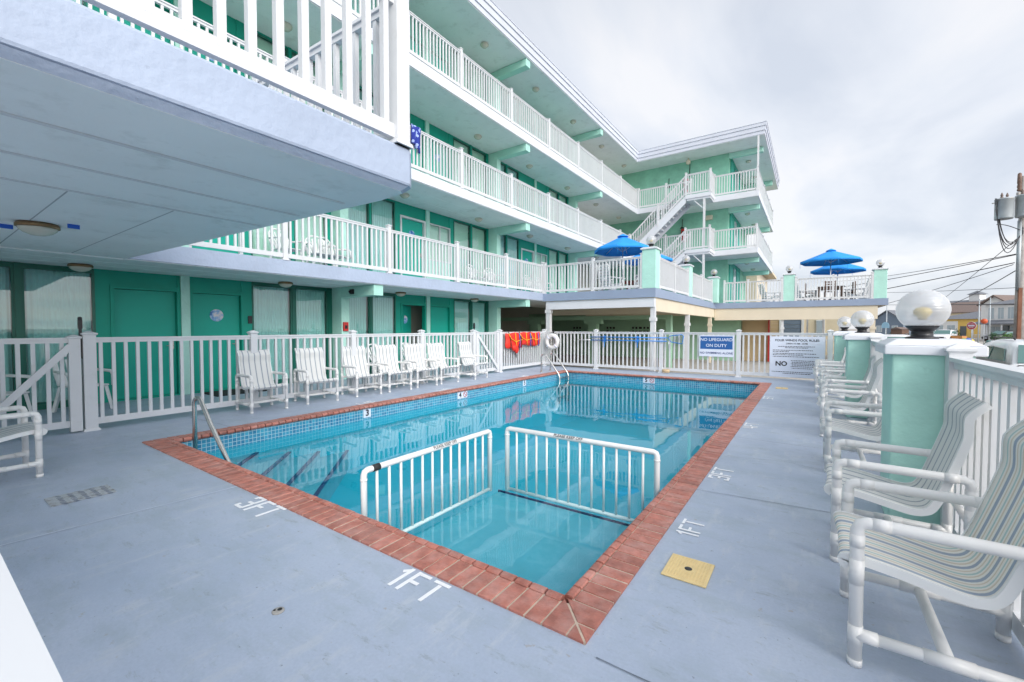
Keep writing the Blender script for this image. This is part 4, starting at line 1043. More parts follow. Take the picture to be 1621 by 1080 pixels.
# white plastic chairs (moulded, slatted back)
def plastic_chair(loc, rot, label, group, lattice=True):
    t = thing('plastic_chair', label, 'chair', loc, rot, group)
    mb = MB()
    seat = [(-.22,.24),(.22,.24),(.21,-.18),(-.21,-.18)]; mb.prism(seat, .40, .425); mb.build('seat', M['plasticchair'], t, world=False, bevel=.01)
    for sx, sy in ((-1,1),(1,1),(-1,-1),(1,-1)):
        mb = MB(); mb.bar((sx*.20,sy*.19,.40),(sx*.26,sy*.25-.02,0),.055,.04); mb.build('leg', M['plasticchair'], t, world=False)
    mb = MB(); B = lambda u, v: (u*.22*(1+.1*v), -.19-.14*v, .42+.46*v)
    for k in range(7):
        u = -.86+1.72*k/6
        mb.bar(B(u*(.55 if lattice else 1),0), B(u*(1.1 if lattice else 1),.9-.25*(u*u if lattice else 0)), .035, .012, up=(0,1,0))
    pts = [B(-1,0),B(-1.05,.45),B(-.95,.78),B(-.55,1.0),B(0,1.06),B(.55,1.0),B(.95,.78),B(1.05,.45),B(1,0)]
    mb.tube(pts, .022, 8); mb.build('backrest', M['plasticchair'], t, world=False)
    for sx in (-1,1):
        mb = MB(); mb.tube([B(sx*1.05,.5),(sx*.28,-.02,.64),(sx*.285,.17,.63),(sx*.27,.24,.58),(sx*.26,.25,.40)], [.02,.024,.026,.024,.02], 8); mb.build('arm', M['plasticchair'], t, world=False)
    return t
pc0 = plastic_chair((-9.75,1.78,.001), R(-75), 'white slat back plastic chair behind the left gate, turned sideways', 'plastic chairs by the rooms', lattice=False)
GPc = 'plastic chairs by the rooms'
dup(pc0, (-9.45,.83,.001), R(-60), 'white plastic chair cut by the left edge of the picture', GPc)
pl0 = plastic_chair((-9.6,7.55,.001), R(-95), 'lattice back plastic chair behind the fourth sling armchair', GPc)
dup(pl0, (-9.6,8.75,.001), R(-85), 'lattice back plastic chair behind the fifth sling armchair, by the open door', GPc)
for i, (y, a, lab) in enumerate(((5.15,-80,'lattice back plastic chair by the first post of the first floor balcony'),(5.95,-100,'middle lattice back plastic chair on the near part of the first floor balcony'),(6.35,-70,'lattice back plastic chair beside the glass on the first floor balcony'),
     (11.9,-85,'lattice back plastic chair before the sliding window, first floor balcony'),(12.9,-100,'lattice back plastic chair before the mint column, first floor balcony'),(15.6,-90,'lattice back plastic chair past the mint column, first floor balcony'),(16.5,-95,'farthest lattice back plastic chair on the first floor balcony'))):
    dup(pl0, (-9.75,y,T[0]+.001), R(a), lab, 'plastic chairs on the first floor balcony')
# doormat
mb = MB(); mb.prism([(-10.35,3.62),(-9.55,3.62),(-9.55,4.62),(-10.35,4.62)], .001, .016); tag(mb.build('doormat', M['mat'], bevel=.004), 'black doormat in front of the door with the round picture', 'doormat')

# ---------------------------------------------------------------- things hung on the fences
# signs
s1 = thing('pool_sign', 'blue and white NO LIFEGUARD ON DUTY sign on the far fence', 'sign', (-2.18,FY-.06,.85))
ya = FY-.058
mb = MB(); mb.box(-2.63,-1.74,ya-.008,ya,.545,1.145); mb.build('board', M['signwhite'], s1, bevel=.003)
mb = MB(); mb.box(-2.60,-1.77,ya-.0105,ya-.0082,.755,1.115); mb.build('blue_field', M['signblue'], s1)
tm = lambda x, z: frame((x,ya-.0125,z), (1,0,0), (0,0,1))
text('NO LIFEGUARD', .118, M['signwhite'], 'lettering', s1, tm(-2.185,1.02), .012)
text('ON DUTY', .118, M['signwhite'], 'lettering', s1, tm(-2.185,.855), .012)
text('NO SWIMMING ALONE', .081, M['navyink'], 'lettering', s1, tm(-2.185,.645), .008)
s2 = thing('pool_rules_sign', 'tall white POOL RULES sign at the right end of the far fence', 'sign', (-.3,FY-.06,.6))
mb = MB(); mb.box(-.89,.285,ya-.008,ya,.075,1.13); mb.build('board', M['signwhite'], s2, bevel=.003)
text('FOUR WINDS POOL RULES', .078, M['ink'], 'lettering', s2, tm(-.30,1.03), .014)
text('OPEN 10 AM - 8 PM', .054, M['ink'], 'lettering', s2, tm(-.30,.945), .012)
text('NO', .165, M['ink'], 'lettering', s2, tm(-.63,.42), .03)
mb = MB(); rr = random.Random(5)
def fine(x0, x1, z, h=.017):
    x = x0
    while x < x1:
        w = min(rr.uniform(.02,.06), x1-x); mb.box(x,x+w-.010,ya-.010,ya-.0082,z-h/2,z+h/2); x += w
PR =  ((.872,-.70,.10),(.840,-.55,-.05),(.775,-.82,.06),(.738,-.82,-.45),(.690,-.82,.12),(.655,-.82,-.15),(.610,-.82,.18),(.51,-.42,.20),(.47,-.40,.16),(.435,-.42,.22),(.40,-.40,.15),(.36,-.42,.20),(.315,-.40,.05),(.215,-.84,.20),(.175,-.60,.02))
for z, a, b in PR:
    mb = MB(); fine(a,b,z,.015); mb.build('small_print', M['ink'], s2)
mb = MB()
for x in (-.84,-.3,.23):
    for z in (1.105,.1): mb.lathe([(.008,0),(.008,.001)], (x,ya-.010,z), 6)
mb.build('screw', M['steel'], s2)
# ring buoy
rb = thing('life_ring', 'white life ring hung on the far fence above the ladder', 'life ring', (-7.40,FY-.12,.87))
mb = MB(); mb.tube([(-7.40+.205*math.cos(R(12*i)), FY-.13, .88+.205*math.sin(R(12*i))) for i in range(30)], .078, 14, closed=True); mb.build('ring', M['ringwhite'], rb)
for a in (45,135,225,315):
    mb = MB(); cx, cz = -7.40+.205*math.cos(R(a)), .88+.205*math.sin(R(a))
    tn = Vector((-math.sin(R(a)),0,math.cos(R(a)))); mb.tube([Vector((cx,FY-.13,cz))-tn*.025, Vector((cx,FY-.13,cz))+tn*.025], .0815, 14); mb.build('band', M['signwhite'], rb)
mb = MB(); rr = random.Random(9)
for k in range(5):
    pts = [(-7.42+rr.uniform(-.02,.02),FY-.15,1.10)]
    for j in range(1,7): pts.append((-7.42+.09*math.sin(j*1.1+k), FY-.16-.02*math.cos(j+k), 1.10-.075*j-.01*k))
    mb.tube(pts, .008, 6)
for k in range(6):
    a = 200+28*k; mb.tube([(-7.40+.29*math.cos(R(a+q)), FY-.15, .88+.29*math.sin(R(a+q))-.02*math.sin(math.pi*q/28)*2) for q in range(0,29,4)], .008, 6)
mb.tube([(-7.45,FY-.15,.56),(-7.5,FY-.16,.45),(-7.35,FY-.16,.40),(-7.28,FY-.15,.5),(-7.42,FY-.16,.52)], .009, 6)
mb.build('rope', M['rope'], rb)
mb = MB(); mb.box(-7.42,-7.38,FY-.07,FY-.03,1.05,1.28); mb.build('hook', M['black'], rb)
# rescue poles and leaf net
def pole(z, y, label, name, x0=-6.75, net=False):
    t = thing(name, label, 'pole', ((-5),y,z), 0, 'poles on the far fence')
    mb = MB(); mb.tube([(-5.98,y,z),(-3.52,y,z)], .016, 8); mb.build('shaft', M['polblue'], t)
    mb = MB(); mb.tube([(x0,y,z),(-5.98,y,z)], .013, 8); mb.build('extension', M['alum'], t)
    if net:
        mb = MB(); c = [(-3.50,y,z-.0),(-3.42,y-.01,z+.06),(-3.10,y-.01,z+.10),(-3.05,y-.01,z+.06),(-3.09,y-.01,z-.17),(-3.40,y-.01,z-.12)]
        mb.tube(c, .013, 8, closed=True); mb.build('net_frame', M['polblue'], t)
        mb = MB()
        for i in range(12):
            x = -3.42+.03*i; mb.bar((x,y-.01,z+.07),(x+.01,y+.02-.0,z-.125),.004,.004)
        for i in range(7):
            zz = z+.06-.03*i; mb.bar((-3.43,y-.008,zz),(-3.07,y-.008,zz+.01),.004,.004)
        mb.build('mesh', M['alum'], t)
    else:
        mb = MB(); mb.tube([(-3.52,y,z),(-3.47,y,z-.02),(-3.47,y,z-.22)], .012, 8); mb.build('hook', M['alum'], t)
    return t
pole(1.055, FY-.09, 'upper blue pole with a leaf skimmer net, lying on the far fence', 'net_pole', -6.0, True)
pole(.955, FY-.09, 'lower blue pole with a hook end and silver extension, on the far fence', 'rescue_pole', -6.45)
br = thing('pole_bracket', 'pair of blue brackets holding the poles on the far fence', 'bracket', (-5,FY-.06,1))
for x in (-5.5,-4.42):
    mb = MB(); mb.box(x-.03,x+.03,FY-.075,FY-.05,.9,1.1); mb.box(x-.012,x+.012,FY-.09,FY-.076,.74,.9); mb.bar((x-.05,FY-.12,.92),(x+.05,FY-.08,.92),.03,.02); mb.build('hook', M['polblue'], br)
mb = MB(); mb.box(-3.62,-3.45,FY-.13,FY-.06,.02,.12); mb.tube([(-3.64,FY-.1,.07),(-3.44,FY-.1,.07)], .045, 8); tag(mb.build('valve_box', M['tan']), 'small tan valve fitting at the foot of the far fence', 'valve')
# life jackets
def jacket(y, z, w, h, seed, label, tilt=0):
    t = thing('life_jacket', label, 'life jacket', (FX+.11,y,z), 0, 'red life jackets on the fence')
    rr = random.Random(seed); n = 14; m = 12; vs = []; fs = []
    for side in (1,-1):
        for i in range(n+1):
            for j in range(m+1):
                u = i/n*2-1; v = j/m*2-1
                th = (1-abs(u)**10)**.5*(1-abs(v)**8)**.5
                fold = .4*math.sin(3.3*u*2+seed)+.3*math.sin(5*v+seed*2)
                vs.append((FX+.095+side*th*(.055+.018*fold)*1.0+(.01 if side > 0 else 0), y+u*w/2*(1-.02*v*v)+.015*math.sin(5*v+seed), z+v*h/2+tilt*u+.02*math.sin(4*u+seed)))
    K = (n+1)*(m+1)
    for s in (0,1):
        for i in range(n):
            for j in range(m):
                a = s*K+i*(m+1)+j; q = (a,a+m+1,a+m+2,a+1); fs.append(q if s == 0 else q[::-1])
    mb = MB(); mb.add(vs, fs, 0, True); o = mb.build('panel', M['vestred'], t, fix=False)
    mb = MB(); xs = FX+.175
    mb.tube([(xs,y-w*.42,z+h*.48),(xs+.01,y-w*.28,z+h*.12),(xs+.012,y-w*.02,z-h*.1),(xs+.012,y+w*.2,z-h*.02),(xs,y+w*.42,z+.02)], .012, 6)
    mb.tube([(xs,y-w*.02,z+h*.5),(xs+.012,y,z-h*.12),(xs,y+w*.06,z-h*.45)], .012, 6); mb.build('yellow_strap', M['vestyellow'], t)
    mb = MB(); mb.tube([(FX+.05,y-w*.36,1.26),(FX+.12,y-w*.36,1.24),(xs,y-w*.34,1.1),(xs,y-w*.28,z-h*.2),(xs-.02,y-w*.26,z-h*.62)], .013, 6); mb.build('black_strap', M['rubber'], t)
    mb = MB(); mb.tube([(xs+.0,y+w*.22,z+h*.48),(xs+.012,y+w*.24,z),(xs,y+w*.25,z-h*.55)], .017, 6); mb.build('blue_strap', M['vestblue'], t)
jacket(11.20, .96, .92, .46, 1, 'leftmost red life jacket on the fence, sagging lower than the others', .0)
jacket(11.82, .99, 1.0, .42, 2, 'middle red life jacket on the fence, crossed by yellow straps')
jacket(12.38, .98, .76, .44, 4, 'rightmost red life jacket on the fence, nearest the corner')
mb = MB(); rr = random.Random(3); vs = []
t = thing('life_jacket', 'crumpled red life jacket dangling below the leftmost one', 'life jacket', (FX+.12,11.25,.7), 0, 'red life jackets on the fence')
rings = []
for i in range(9):
    v = i/8; rr_ = .13*math.sin(math.pi*(.12+.84*v))+.015
    rings.append([(FX+.12+.5*rr_*math.cos(R(30*k))*(1+.25*math.sin(k*2+i)), 11.20+.12*v+1.15*rr_*math.sin(R(30*k))*(1+.2*math.cos(k*3+i)), .84-.30*v) for k in range(12)])
mb.sweep(rings); mb.build('panel', M['vestred'], t)
mb = MB(); mb.tube([(FX+.16,11.15,.62),(FX+.17,11.22,.5),(FX+.14,11.27,.42)], .014, 6); mb.build('black_strap', M['rubber'], t)
mb = MB(); mb.tube([(FX+.15,11.4,.6),(FX+.16,11.42,.4),(FX+.15,11.40,.22)], .005, 5); mb.build('cord', M['rope'], t)
# towel on the second floor railing
mb = MB(); vs = []; n = 16; m = 14
for i in range(n+1):
    for j in range(m+1):
        u = i/n; v = j/m; y = 7.78+.34*u+.03*math.sin(v*5); fold = .035*math.sin(u*17+v*2)
        if v < .35: x = RXX-.06+.002-.0; z = T[1]+1.10-.5*(.35-v)/.35; x -= .01
        elif v < .5: k = (v-.35)/.15; x = RXX-.07+.14*k; z = T[1]+1.115
        else: k = (v-.5)/.5; x = RXX+.07+.02*k+fold*k; z = T[1]+1.11-(.42+.25*u)*k
        vs.append((x+fold*.3,y,z))
mb.add(vs, [(i*(m+1)+j,(i+1)*(m+1)+j,(i+1)*(m+1)+j+1,i*(m+1)+j+1) for i in range(n) for j in range(m)], 0, True)
tw = mb.build('beach_towel', M['towel'], fix=False); tag(tw, 'blue patterned beach towel draped over the second floor railing', 'towel'); so = tw.modifiers.new('thick','SOLIDIFY'); so.thickness = .012

# ---------------------------------------------------------------- sun deck furniture
def umbrella(x, y, r, ztop, label, tilt=0):
    z0 = T[0]-.02
    t = thing('patio_umbrella', label, 'umbrella', (x,y,z0), 0, 'blue umbrellas on the sun deck')
    mb = MB(); mb.tube([(x,y,z0+.04),(x,y,z0+ztop-.04)], .022, 8); mb.lathe([(.02,0),(.03,.03),(.0,.07)], (x,y,z0+ztop-.03), 8); mb.build('pole', M['alum'], t)
    mb = MB(); mb.lathe([(.24,.001),(.24,.05),(.05,.10),(.04,.18)], (x,y,z0), 20); mb.build('base', M['black'], t)
    n = 8; h = .52; mb = MB(); vs = [(x,y,z0+ztop)]; ri = 6
    def pt(i, k, sub):
        a = 2*math.pi*(k+sub)/n+.2; rr = r*i/ri; sg = (1-.075*math.sin(math.pi*sub)*(i/ri)) if sub else 1
        return (x+rr*sg*math.cos(a), y+rr*sg*math.sin(a), z0+ztop-h*(i/ri)**1.12-.02*math.sin(math.pi*i/ri)-(.03*math.sin(math.pi*sub)*math.sin(math.pi*i/ri) if sub else 0))
    grid = []
    sub = 4
    for i in range(1,ri+1):
        grid.append([pt(i,k,s/sub) for k in range(n) for s in range(sub)])
    q = n*sub
    for g in grid: vs += g
    fs = [(0,1+k,1+(k+1)%q) for k in range(q)]
    for i in range(ri-1):
        for k in range(q): fs.append((1+i*q+k,1+(i+1)*q+k,1+(i+1)*q+(k+1)%q,1+i*q+(k+1)%q))
    o = len(vs); vs += [(a,b,c-.11) for a,b,c in grid[-1]]
    for k in range(q): fs.append((1+(ri-1)*q+k,o+k,o+(k+1)%q,1+(ri-1)*q+(k+1)%q))
    mb.add(vs, fs, 0, True); c = mb.build('canopy', M['umbrella'], t, fix=False); so = c.modifiers.new('thick','SOLIDIFY'); so.thickness = .006
    mb = MB(); mb.lathe([(.22,-.03),(.20,.0),(.03,.085)], (x,y,z0+ztop-.01), 16); mb.build('vent_cap', M['umbrella'], t)
    for k in range(n):
        a = pt(ri,k,0); b = pt(3,k,0); mb = MB(); mb.bar((x,y,z0+ztop-.05),(a[0],a[1],a[2]-.012),.014,.014); mb.bar((x,y,z0+ztop-.62),(b[0],b[1],b[2]-.02),.012,.012); mb.build('rib', M['alum'], t)
    for k in (1,4,6):
        a = pt(ri,k,0); mb = MB(); mb.tube([(a[0],a[1],a[2]-.1),(a[0],a[1],a[2]-.34)], .006, 4); mb.build('tie', M['umbrella'], t)
umbrella(-6.15,16.5,1.12,2.28,'blue umbrella nearest the balcony, in front of the stairs')
umbrella(-6.35,20.3,1.10,2.36,'blue umbrella half hidden behind the near corner pillar')
umbrella(.74,26.9,1.30,2.55,'upper blue umbrella at the street end of the sun deck')
umbrella(1.12,29.4,1.25,2.32,'lower blue umbrella behind another at the street end')
def slat_chair(loc, rot, label):
    t = thing('slatted_deck_chair', label, 'chair', loc, rot, 'white slatted chairs on the sun deck')
    for sx in (-1,1):
        mb = MB(); mb.bar((sx*.30,.38,0),(sx*.30,.38,.55),.03,.09,up=(0,1,0)); mb.bar((sx*.30,-.42,0),(sx*.30,.36,.34),.03,.10); mb.build('leg', M['plasticchair'], t, world=False)
        mb = MB(); mb.box(sx*.30-.07,sx*.30+.07,-.35,.48,.55,.575); mb.build('arm', M['plasticchair'], t, world=False)
    mb = MB()
    for k in range(6): mb.bar((-.27,.36-.11*k,.37-.035*k),(.27,.36-.11*k,.37-.035*k),.09,.02)
    mb.build('seat', M['plasticchair'], t, world=False)
    mb = MB()
    for k in range(8): mb.bar((-.27,-.22-.033*k*1.0,.26+.105*k),(.27,-.22-.033*k,.26+.105*k),.02,.085,up=(0,-.3,.95))
    for sx in (-1,1): mb.bar((sx*.25,-.24,.2),(sx*.25,-.50,1.06),.04,.02,up=(0,1,0))
    mb.build('backrest', M['plasticchair'], t, world=False); return t
z1 = T[0]-.019
c0 = slat_chair((-6.35,15.7,z1), R(-15), 'white slatted chair left of the dark red table near the pool edge')
for p, a, lab in (((-5.0,15.75),25,'white slatted chair right of the dark red table, by the corner pillar'),((-1.9,27.2),-60,'white slatted chair behind the far railing, left of the middle pillar'),((-.3,26.9),-70,'white slatted chair right of the middle pillar of the far railing'),((1.85,27.0),70,'white slatted chair before the pillar at the street end')):
    dup(c0, (p[0],p[1],z1), R(a), lab)
def table(x, y, w, h, m, label, group=None):
    t = thing('deck_table', label, 'table', (x,y,z1), 0, group)
    mb = MB()
    for k in range(7): mb.box(x-w/2,x+w/2,y-w/2+w*k/7+.004,y-w/2+w*(k+1)/7-.004,z1+h-.03,z1+h)
    mb.build('tabletop', m, t)
    for sx in (-1,1):
        for sy in (-1,1): mb = MB(); mb.box(x+sx*w*.42-.03,x+sx*w*.42+.03,y+sy*w*.42-.03,y+sy*w*.42+.03,z1,z1+h-.031); mb.build('leg', m, t)
    mb = MB(); mb.box(x-w*.42,x+w*.42,y-w*.42-.012,y-w*.42+.012,z1+h-.13,z1+h-.031); mb.box(x-w*.42,x+w*.42,y+w*.42-.012,y+w*.42+.012,z1+h-.13,z1+h-.031); mb.build('apron', m, t)
table(-5.75,16.5,.75,.48,M['wood'],'low dark red table under the blue umbrella near the pool edge')
table(.74,26.9,1.1,.72,M['brownwood'],'brown wooden table under the umbrella at the street end')
def wood_chair(loc, rot, label):
    t = thing('wooden_chair', label, 'chair', loc, rot, 'brown wooden chairs at the far table')
    mb = MB(); mb.box(-.22,.22,-.2,.22,.42,.45); mb.build('seat', M['brownwood'], t, world=False)
    for sx in (-1,1):
        mb = MB(); mb.box(sx*.2-.022,sx*.2+.022,.17,.214,0,.419); mb.build('leg', M['brownwood'], t, world=False)
        mb = MB(); mb.box(sx*.2-.022,sx*.2+.022,-.214,-.17,0,.95); mb.build('leg', M['brownwood'], t, world=False)
    mb = MB()
    for k in range(4): mb.box(-.177,.177,-.205,-.18,.52+.11*k,.59+.11*k)
    mb.build('backrest', M['brownwood'], t, world=False); return t
w0 = wood_chair((-.10,26.7,z1), R(-95), 'brown wooden chair left of the far table')
dup(w0, (.70,26.1,z1), R(5), 'brown wooden chair with its back to the far railing'); dup(w0, (1.5,27.1,z1), R(100), 'brown wooden chair right of the far table')
# ---------------------------------------------------------------- the street beyond
CAM_YAW, CAM_PITCH, FPX, CH = R(34.7589), R(-1.7346), 682.7, 1.35
_F = Vector((-math.sin(CAM_YAW)*math.cos(CAM_PITCH), math.cos(CAM_YAW)*math.cos(CAM_PITCH), math.sin(CAM_PITCH)))
_X = Vector((math.cos(CAM_YAW), math.sin(CAM_YAW), 0)); _U = _X.cross(_F)
def at(u, v, D):                                      # survey: bearing and distance to a place in the world
    return Vector((0,0,CH))+(_F+_X*((u-810.5)/FPX)-_U*((v-540)/FPX))*D
def ground_at(u, D): p = at(u, 519, D); return (p.x, p.y)

def car(x, y, rot, col, label, Lc=4.6, Wc=1.85, Hc=1.62, z=GZ):
    t = thing('parked_car', label, 'car', (x,y,z), rot, 'cars in the street')
    # side outline (along, up); front at +x
    k = Lc/4.6; hh = Hc/1.62
    low = [(-2.28,.32),(-2.30,.55),(-2.28,.85),(-2.22,1.0),(1.05,1.02),(1.70,.95),(2.15,.84),(2.28,.66),(2.30,.45),(2.24,.28)]
    st = []
    def ring(xx, zt, zb, half, tum):
        return [(xx,-half*.94,zb),(xx,-half,zb+.18),(xx,-half,zb+(zt-zb)*.6),(xx,-half*tum,zt-.03),(xx,-half*tum*.9,zt),(xx,half*tum*.9,zt),(xx,half*tum,zt-.03),(xx,half,zb+(zt-zb)*.6),(xx,half,zb+.18),(xx,half*.94,zb)]
    sec = [(-2.30,.80,.42,.78,.92),(-2.24,.98,.30,.86,.95),(-1.9,1.02,.25,.91,.96),(-1.0,1.02,.24,.925,.97),(0,1.01,.24,.925,.97),(1.0,1.0,.24,.92,.96),(1.6,.95,.25,.90,.94),(2.05,.87,.27,.86,.90),(2.24,.74,.33,.76,.86),(2.31,.60,.42,.62,.85)]
    mb = MB(); mb.sweep([ring(a*k,b*hh,c,d*Wc/1.85,e) for a,b,c,d,e in sec]); mb.build('body', M[col], t, world=False)
    cab = [(-2.12,1.02,1.03,.86),(-1.75,1.02,1.50,.76),(-1.2,1.02,1.60,.73),(-.3,1.02,1.62,.73),(.35,1.02,1.55,.74),(1.15,1.01,1.03,.84)]
    def cring(a, b, c, h2): return [(a*k,-.90*Wc/1.85,b*hh),(a*k,-h2*Wc/1.85,c*hh-.06),(a*k,-h2*.86*Wc/1.85,c*hh),(a*k,h2*.86*Wc/1.85,c*hh),(a*k,h2*Wc/1.85,c*hh-.06),(a*k,.90*Wc/1.85,b*hh)]
    mb = MB(); mb.sweep([cring(*q) for q in cab]); mb.build('cabin', M[col], t, world=False)
    for s in (-1,1):
        for nm, poly in (('side_window', [(-1.70,1.08),(-.66,1.08),(-.66,1.42),(-1.42,1.39)]), ('side_window', [(-.55,1.08),(.82,1.08),(.26,1.40),(-.55,1.42)])):
            mb = MB(); f = lambda a, b: (a*k, s*(.905-(b-1.02)*.255)*Wc/1.85+s*.012, b*hh)
            v = [f(a,b) for a,b in poly]; w = [(p[0],p[1]-s*.02,p[2]) for p in v]
            mb.add(v+w, [(0,1,2,3),(7,6,5,4)]+[(i,(i+1)%4,4+(i+1)%4,4+i) for i in range(4)]); mb.build(nm, M['carglass'], t, world=False)
        mb = MB(); mb.box(.72*k,.92*k,s*.93-.09*(s<0),s*.93+.09*(s>0),1.02*hh,1.17*hh); mb.build('mirror', M[col], t, world=False, bevel=.02)
        mb = MB(); mb.prism([(2.02*k,s*.78),(2.27*k,s*.52),(2.31*k,s*.50),(2.12*k,s*.87)], .66*hh, .80*hh); mb.build('headlight', M['headlight'], t, world=False, bevel=.01)
        mb = MB(); mb.box(-2.32*k,-2.2*k,s*.72-.12,s*.72+.12,.72*hh,.95*hh); mb.build('tail_light', M['red'], t, world=False, bevel=.01)
        for a in (-1.42,1.42):
            mb = MB(); mb.tube([(a*k,s*.70,.34),(a*k,s*.94,.34)], .34, 20); w_ = mb.build('wheel', M['tyre'], t, world=False)
            mb = MB(); mb.tube([(a*k,s*.93,.34),(a*k,s*.95,.34)], .22, 16); mb.build('rim', M['rim'], w_, world=False)
    for nm, pts in (('windscreen', ((.42,1.545,.70),(1.12,1.045,.80))), ('rear_window', ((-1.80,1.49,.70),(-2.10,1.07,.78)))):
        (a,b,h1),(c,d,h2) = pts; s = 1 if nm == 'windscreen' else -1
        v = [(a*k+s*.02,-h1,b*hh+.012),(a*k+s*.02,h1,b*hh+.012),(c*k+s*.02,h2,d*hh+.012),(c*k+s*.02,-h2,d*hh+.012)]; w = [(p[0]-s*.02,p[1],p[2]-.02) for p in v]
        mb = MB(); mb.add(v+w, [(0,1,2,3),(7,6,5,4)]+[(i,(i+1)%4,4+(i+1)%4,4+i) for i in range(4)]); mb.build(nm, M['carglass'], t, world=False)
    mb = MB(); mb.box(2.27*k,2.33*k,-.45,.45,.50*hh,.68*hh); mb.build('grille', M['black'], t, world=False)
    mb = MB(); mb.box(2.331*k,2.34*k,-.16,.16,.40,.49); mb.build('number_plate', M['signwhite'], t, world=False)
    for s in (-1,1):
        mb = MB(); mb.tube([(-1.3*k,s*.62,1.62*hh),(-1.2*k,s*.62,1.665*hh),(.1*k,s*.62,1.66*hh),(.2*k,s*.62,1.60*hh)], .018, 6); mb.build('roof_rail', M['black'], t, world=False)
    return t
car(4.75,17.1,R(90),'carpaint_white','white car parked right behind the pool fence, cut by the right edge', Hc=1.56)
car(7.4,24.1,R(90),'carpaint_dark','dark car beyond the white car, only its roof showing at the right edge', Hc=1.62)
car(3.6,31.5,R(88),'carpaint_white','white car far behind the pillars with just its roof showing', Hc=1.50)
car(*ground_at(1495,58),R(-112),'carpaint_white','white car facing the camera far down the street')
car(*ground_at(1467,64),R(-112),'carpaint_grey','grey car beside the white one far down the street')
car(*ground_at(1590,60),R(-150),'carpaint_dark','dark car parked before the yellow house', Hc=1.5)

def win(parent, x, z, w, h, y=0.0, m='paleglass'):
    mb = MB(); f = .07; mb.box(x-w/2-f,x+w/2+f,y-.05,y-.002,z-f,z+h+f); o = mb.build('window', M['siding_white'], parent, world=False)
    mb = MB(); mb.box(x-w/2,x+w/2,y-.06,y-.052,z,z+h); mb.box(x-.02,x+.02,y-.07,y-.061,z,z+h,1); mb.build('pane', [M[m],M['siding_white']], o, world=False)
def house(p, rot, w, d, hwall, hroof, wallm, roofm, label, gable='x', wins=(), door=None, eave=.4, name='house'):
    t = thing(name, label, 'house', (p[0],p[1],GZ), rot, 'houses across the street')
    mb = MB(); mb.box(-w/2,w/2,0,d,0,hwall)
    for k in range(int(hwall/.22)): mb.box(-w/2-.008,w/2+.008,-.008,0,.22*k+.03,.22*k+.2)
    mb.build('wall', M[wallm], t, world=False)
    mb = MB(); e = eave
    if gable == 'x': mb.prism([(-e,hwall-.1),(d/2,hwall+hroof),(d+e,hwall-.1),(d+e,hwall+.1),(d/2,hwall+hroof+.22),(-e,hwall+.1)], -w/2-e, w/2+e, axis='x')
    elif gable == 'y':
        mb.prism([(-w/2-e,hwall-.1),(0,hwall+hroof),(w/2+e,hwall-.1),(w/2+e,hwall+.1),(0,hwall+hroof+.22),(-w/2-e,hwall+.1)], -e, d+e, axis='y')
        g = MB(); g.prism([(-w/2,hwall),(w/2,hwall),(0,hwall+hroof)], .02, .2, axis='y'); g.build('gable', M[wallm], t, world=False)
    elif gable == 'hip':
        a, b = w/2+e, e; r = min(w,d)/2
        v = [(-a,-b,hwall),(a,-b,hwall),(a,d+b,hwall),(-a,d+b,hwall),(-w/2+r,d/2,hwall+hroof),(w/2-r,d/2,hwall+hroof)]
        mb.add(v, [(0,1,5,4),(1,2,5),(2,3,4,5),(3,0,4),(3,2,1,0)])
    else: mb.box(-w/2-e,w/2+e,-e*2,d+e,hwall,hwall+.25)
    mb.build('roof', M[roofm], t, world=False)
    for q in wins: win(t, *q)
    if door is not None:
        mb = MB(); mb.box(door-.5,door+.5,-.06,-.009,.1,2.2); dd = mb.build('door', M['winglass'], t, world=False)
        mb = MB(); mb.lathe([(.02,0),(.04,.03),(.0,.06)], (door+.4,-.09,1.1), 8); mb.build('handle', M['steel'], dd, world=False)
    return t
A45 = R(-44)
h = house(ground_at(1531,84), A45, 12.5, 10, 3.6, 1.6, 'siding_yellow', 'roofgrey', 'low yellow house with a grey roof across the street', 'hip', [(-4.6,1,1.3,1.4),(-2.6,1,1.3,1.4),(3.0,1,1.6,1.3)], -.6)
mb = MB(); mb.box(-6.4,-1.5,-.02,-.009,.1,3.2); mb.build('pale_front', M['siding_white'], h, world=False)
h = house(ground_at(1532,104), A45, 14.5, 12, 5.6, 2.6, 'siding_cream', 'roofbrown', 'large cream house with brown roof behind the yellow house', 'x', [(-4.5,3.9,1.2,.9,0,'winglass'),(2,3.9,1.2,1.0,0,'winglass')])
h = house(ground_at(1521,122), A45, 20, 12, 8.2, 1.5, 'siding_grey', 'roofgrey', 'dark roofed block with a small white cupola behind the cream house', 'x', [(-3,5,1.2,1.2),(3,5,1.2,1.2)])
mb = MB(); mb.box(-1.2,1.2,4.5,6.9,9.4,11.4); cp = mb.build('cupola', M['siding_white'], h, world=False); mb = MB(); mb.add([(-1.6,4.1,11.4),(1.6,4.1,11.4),(1.6,7.3,11.4),(-1.6,7.3,11.4),(0,5.7,12.5)], [(0,1,4),(1,2,4),(2,3,4),(3,0,4),(3,2,1,0)]); mb.build('roof', M['roofgrey'], cp, world=False)
h = house(ground_at(1592,62), R(-52), 5.2, 9, 5.3, 1.2, 'siding_white', 'roofgrey', 'white two storey house with tall windows beside the utility pole', 'hip', [(-1.8,3.2,.7,1.6),(-.6,3.2,.7,1.6),(.6,3.2,.7,1.6),(1.8,3.2,.7,1.6),(-1.2,.7,1.2,1.3),(1.2,.7,1.2,1.3)], .0)
mb = MB(); mb.prism([(-2.0,2.35),(.02,2.85),(.02,3.0),(-2.0,2.5)], -3.0, 3.0, axis='x'); mb.build('porch_roof', M['roofgrey'], h, world=False)
mb = MB(); 
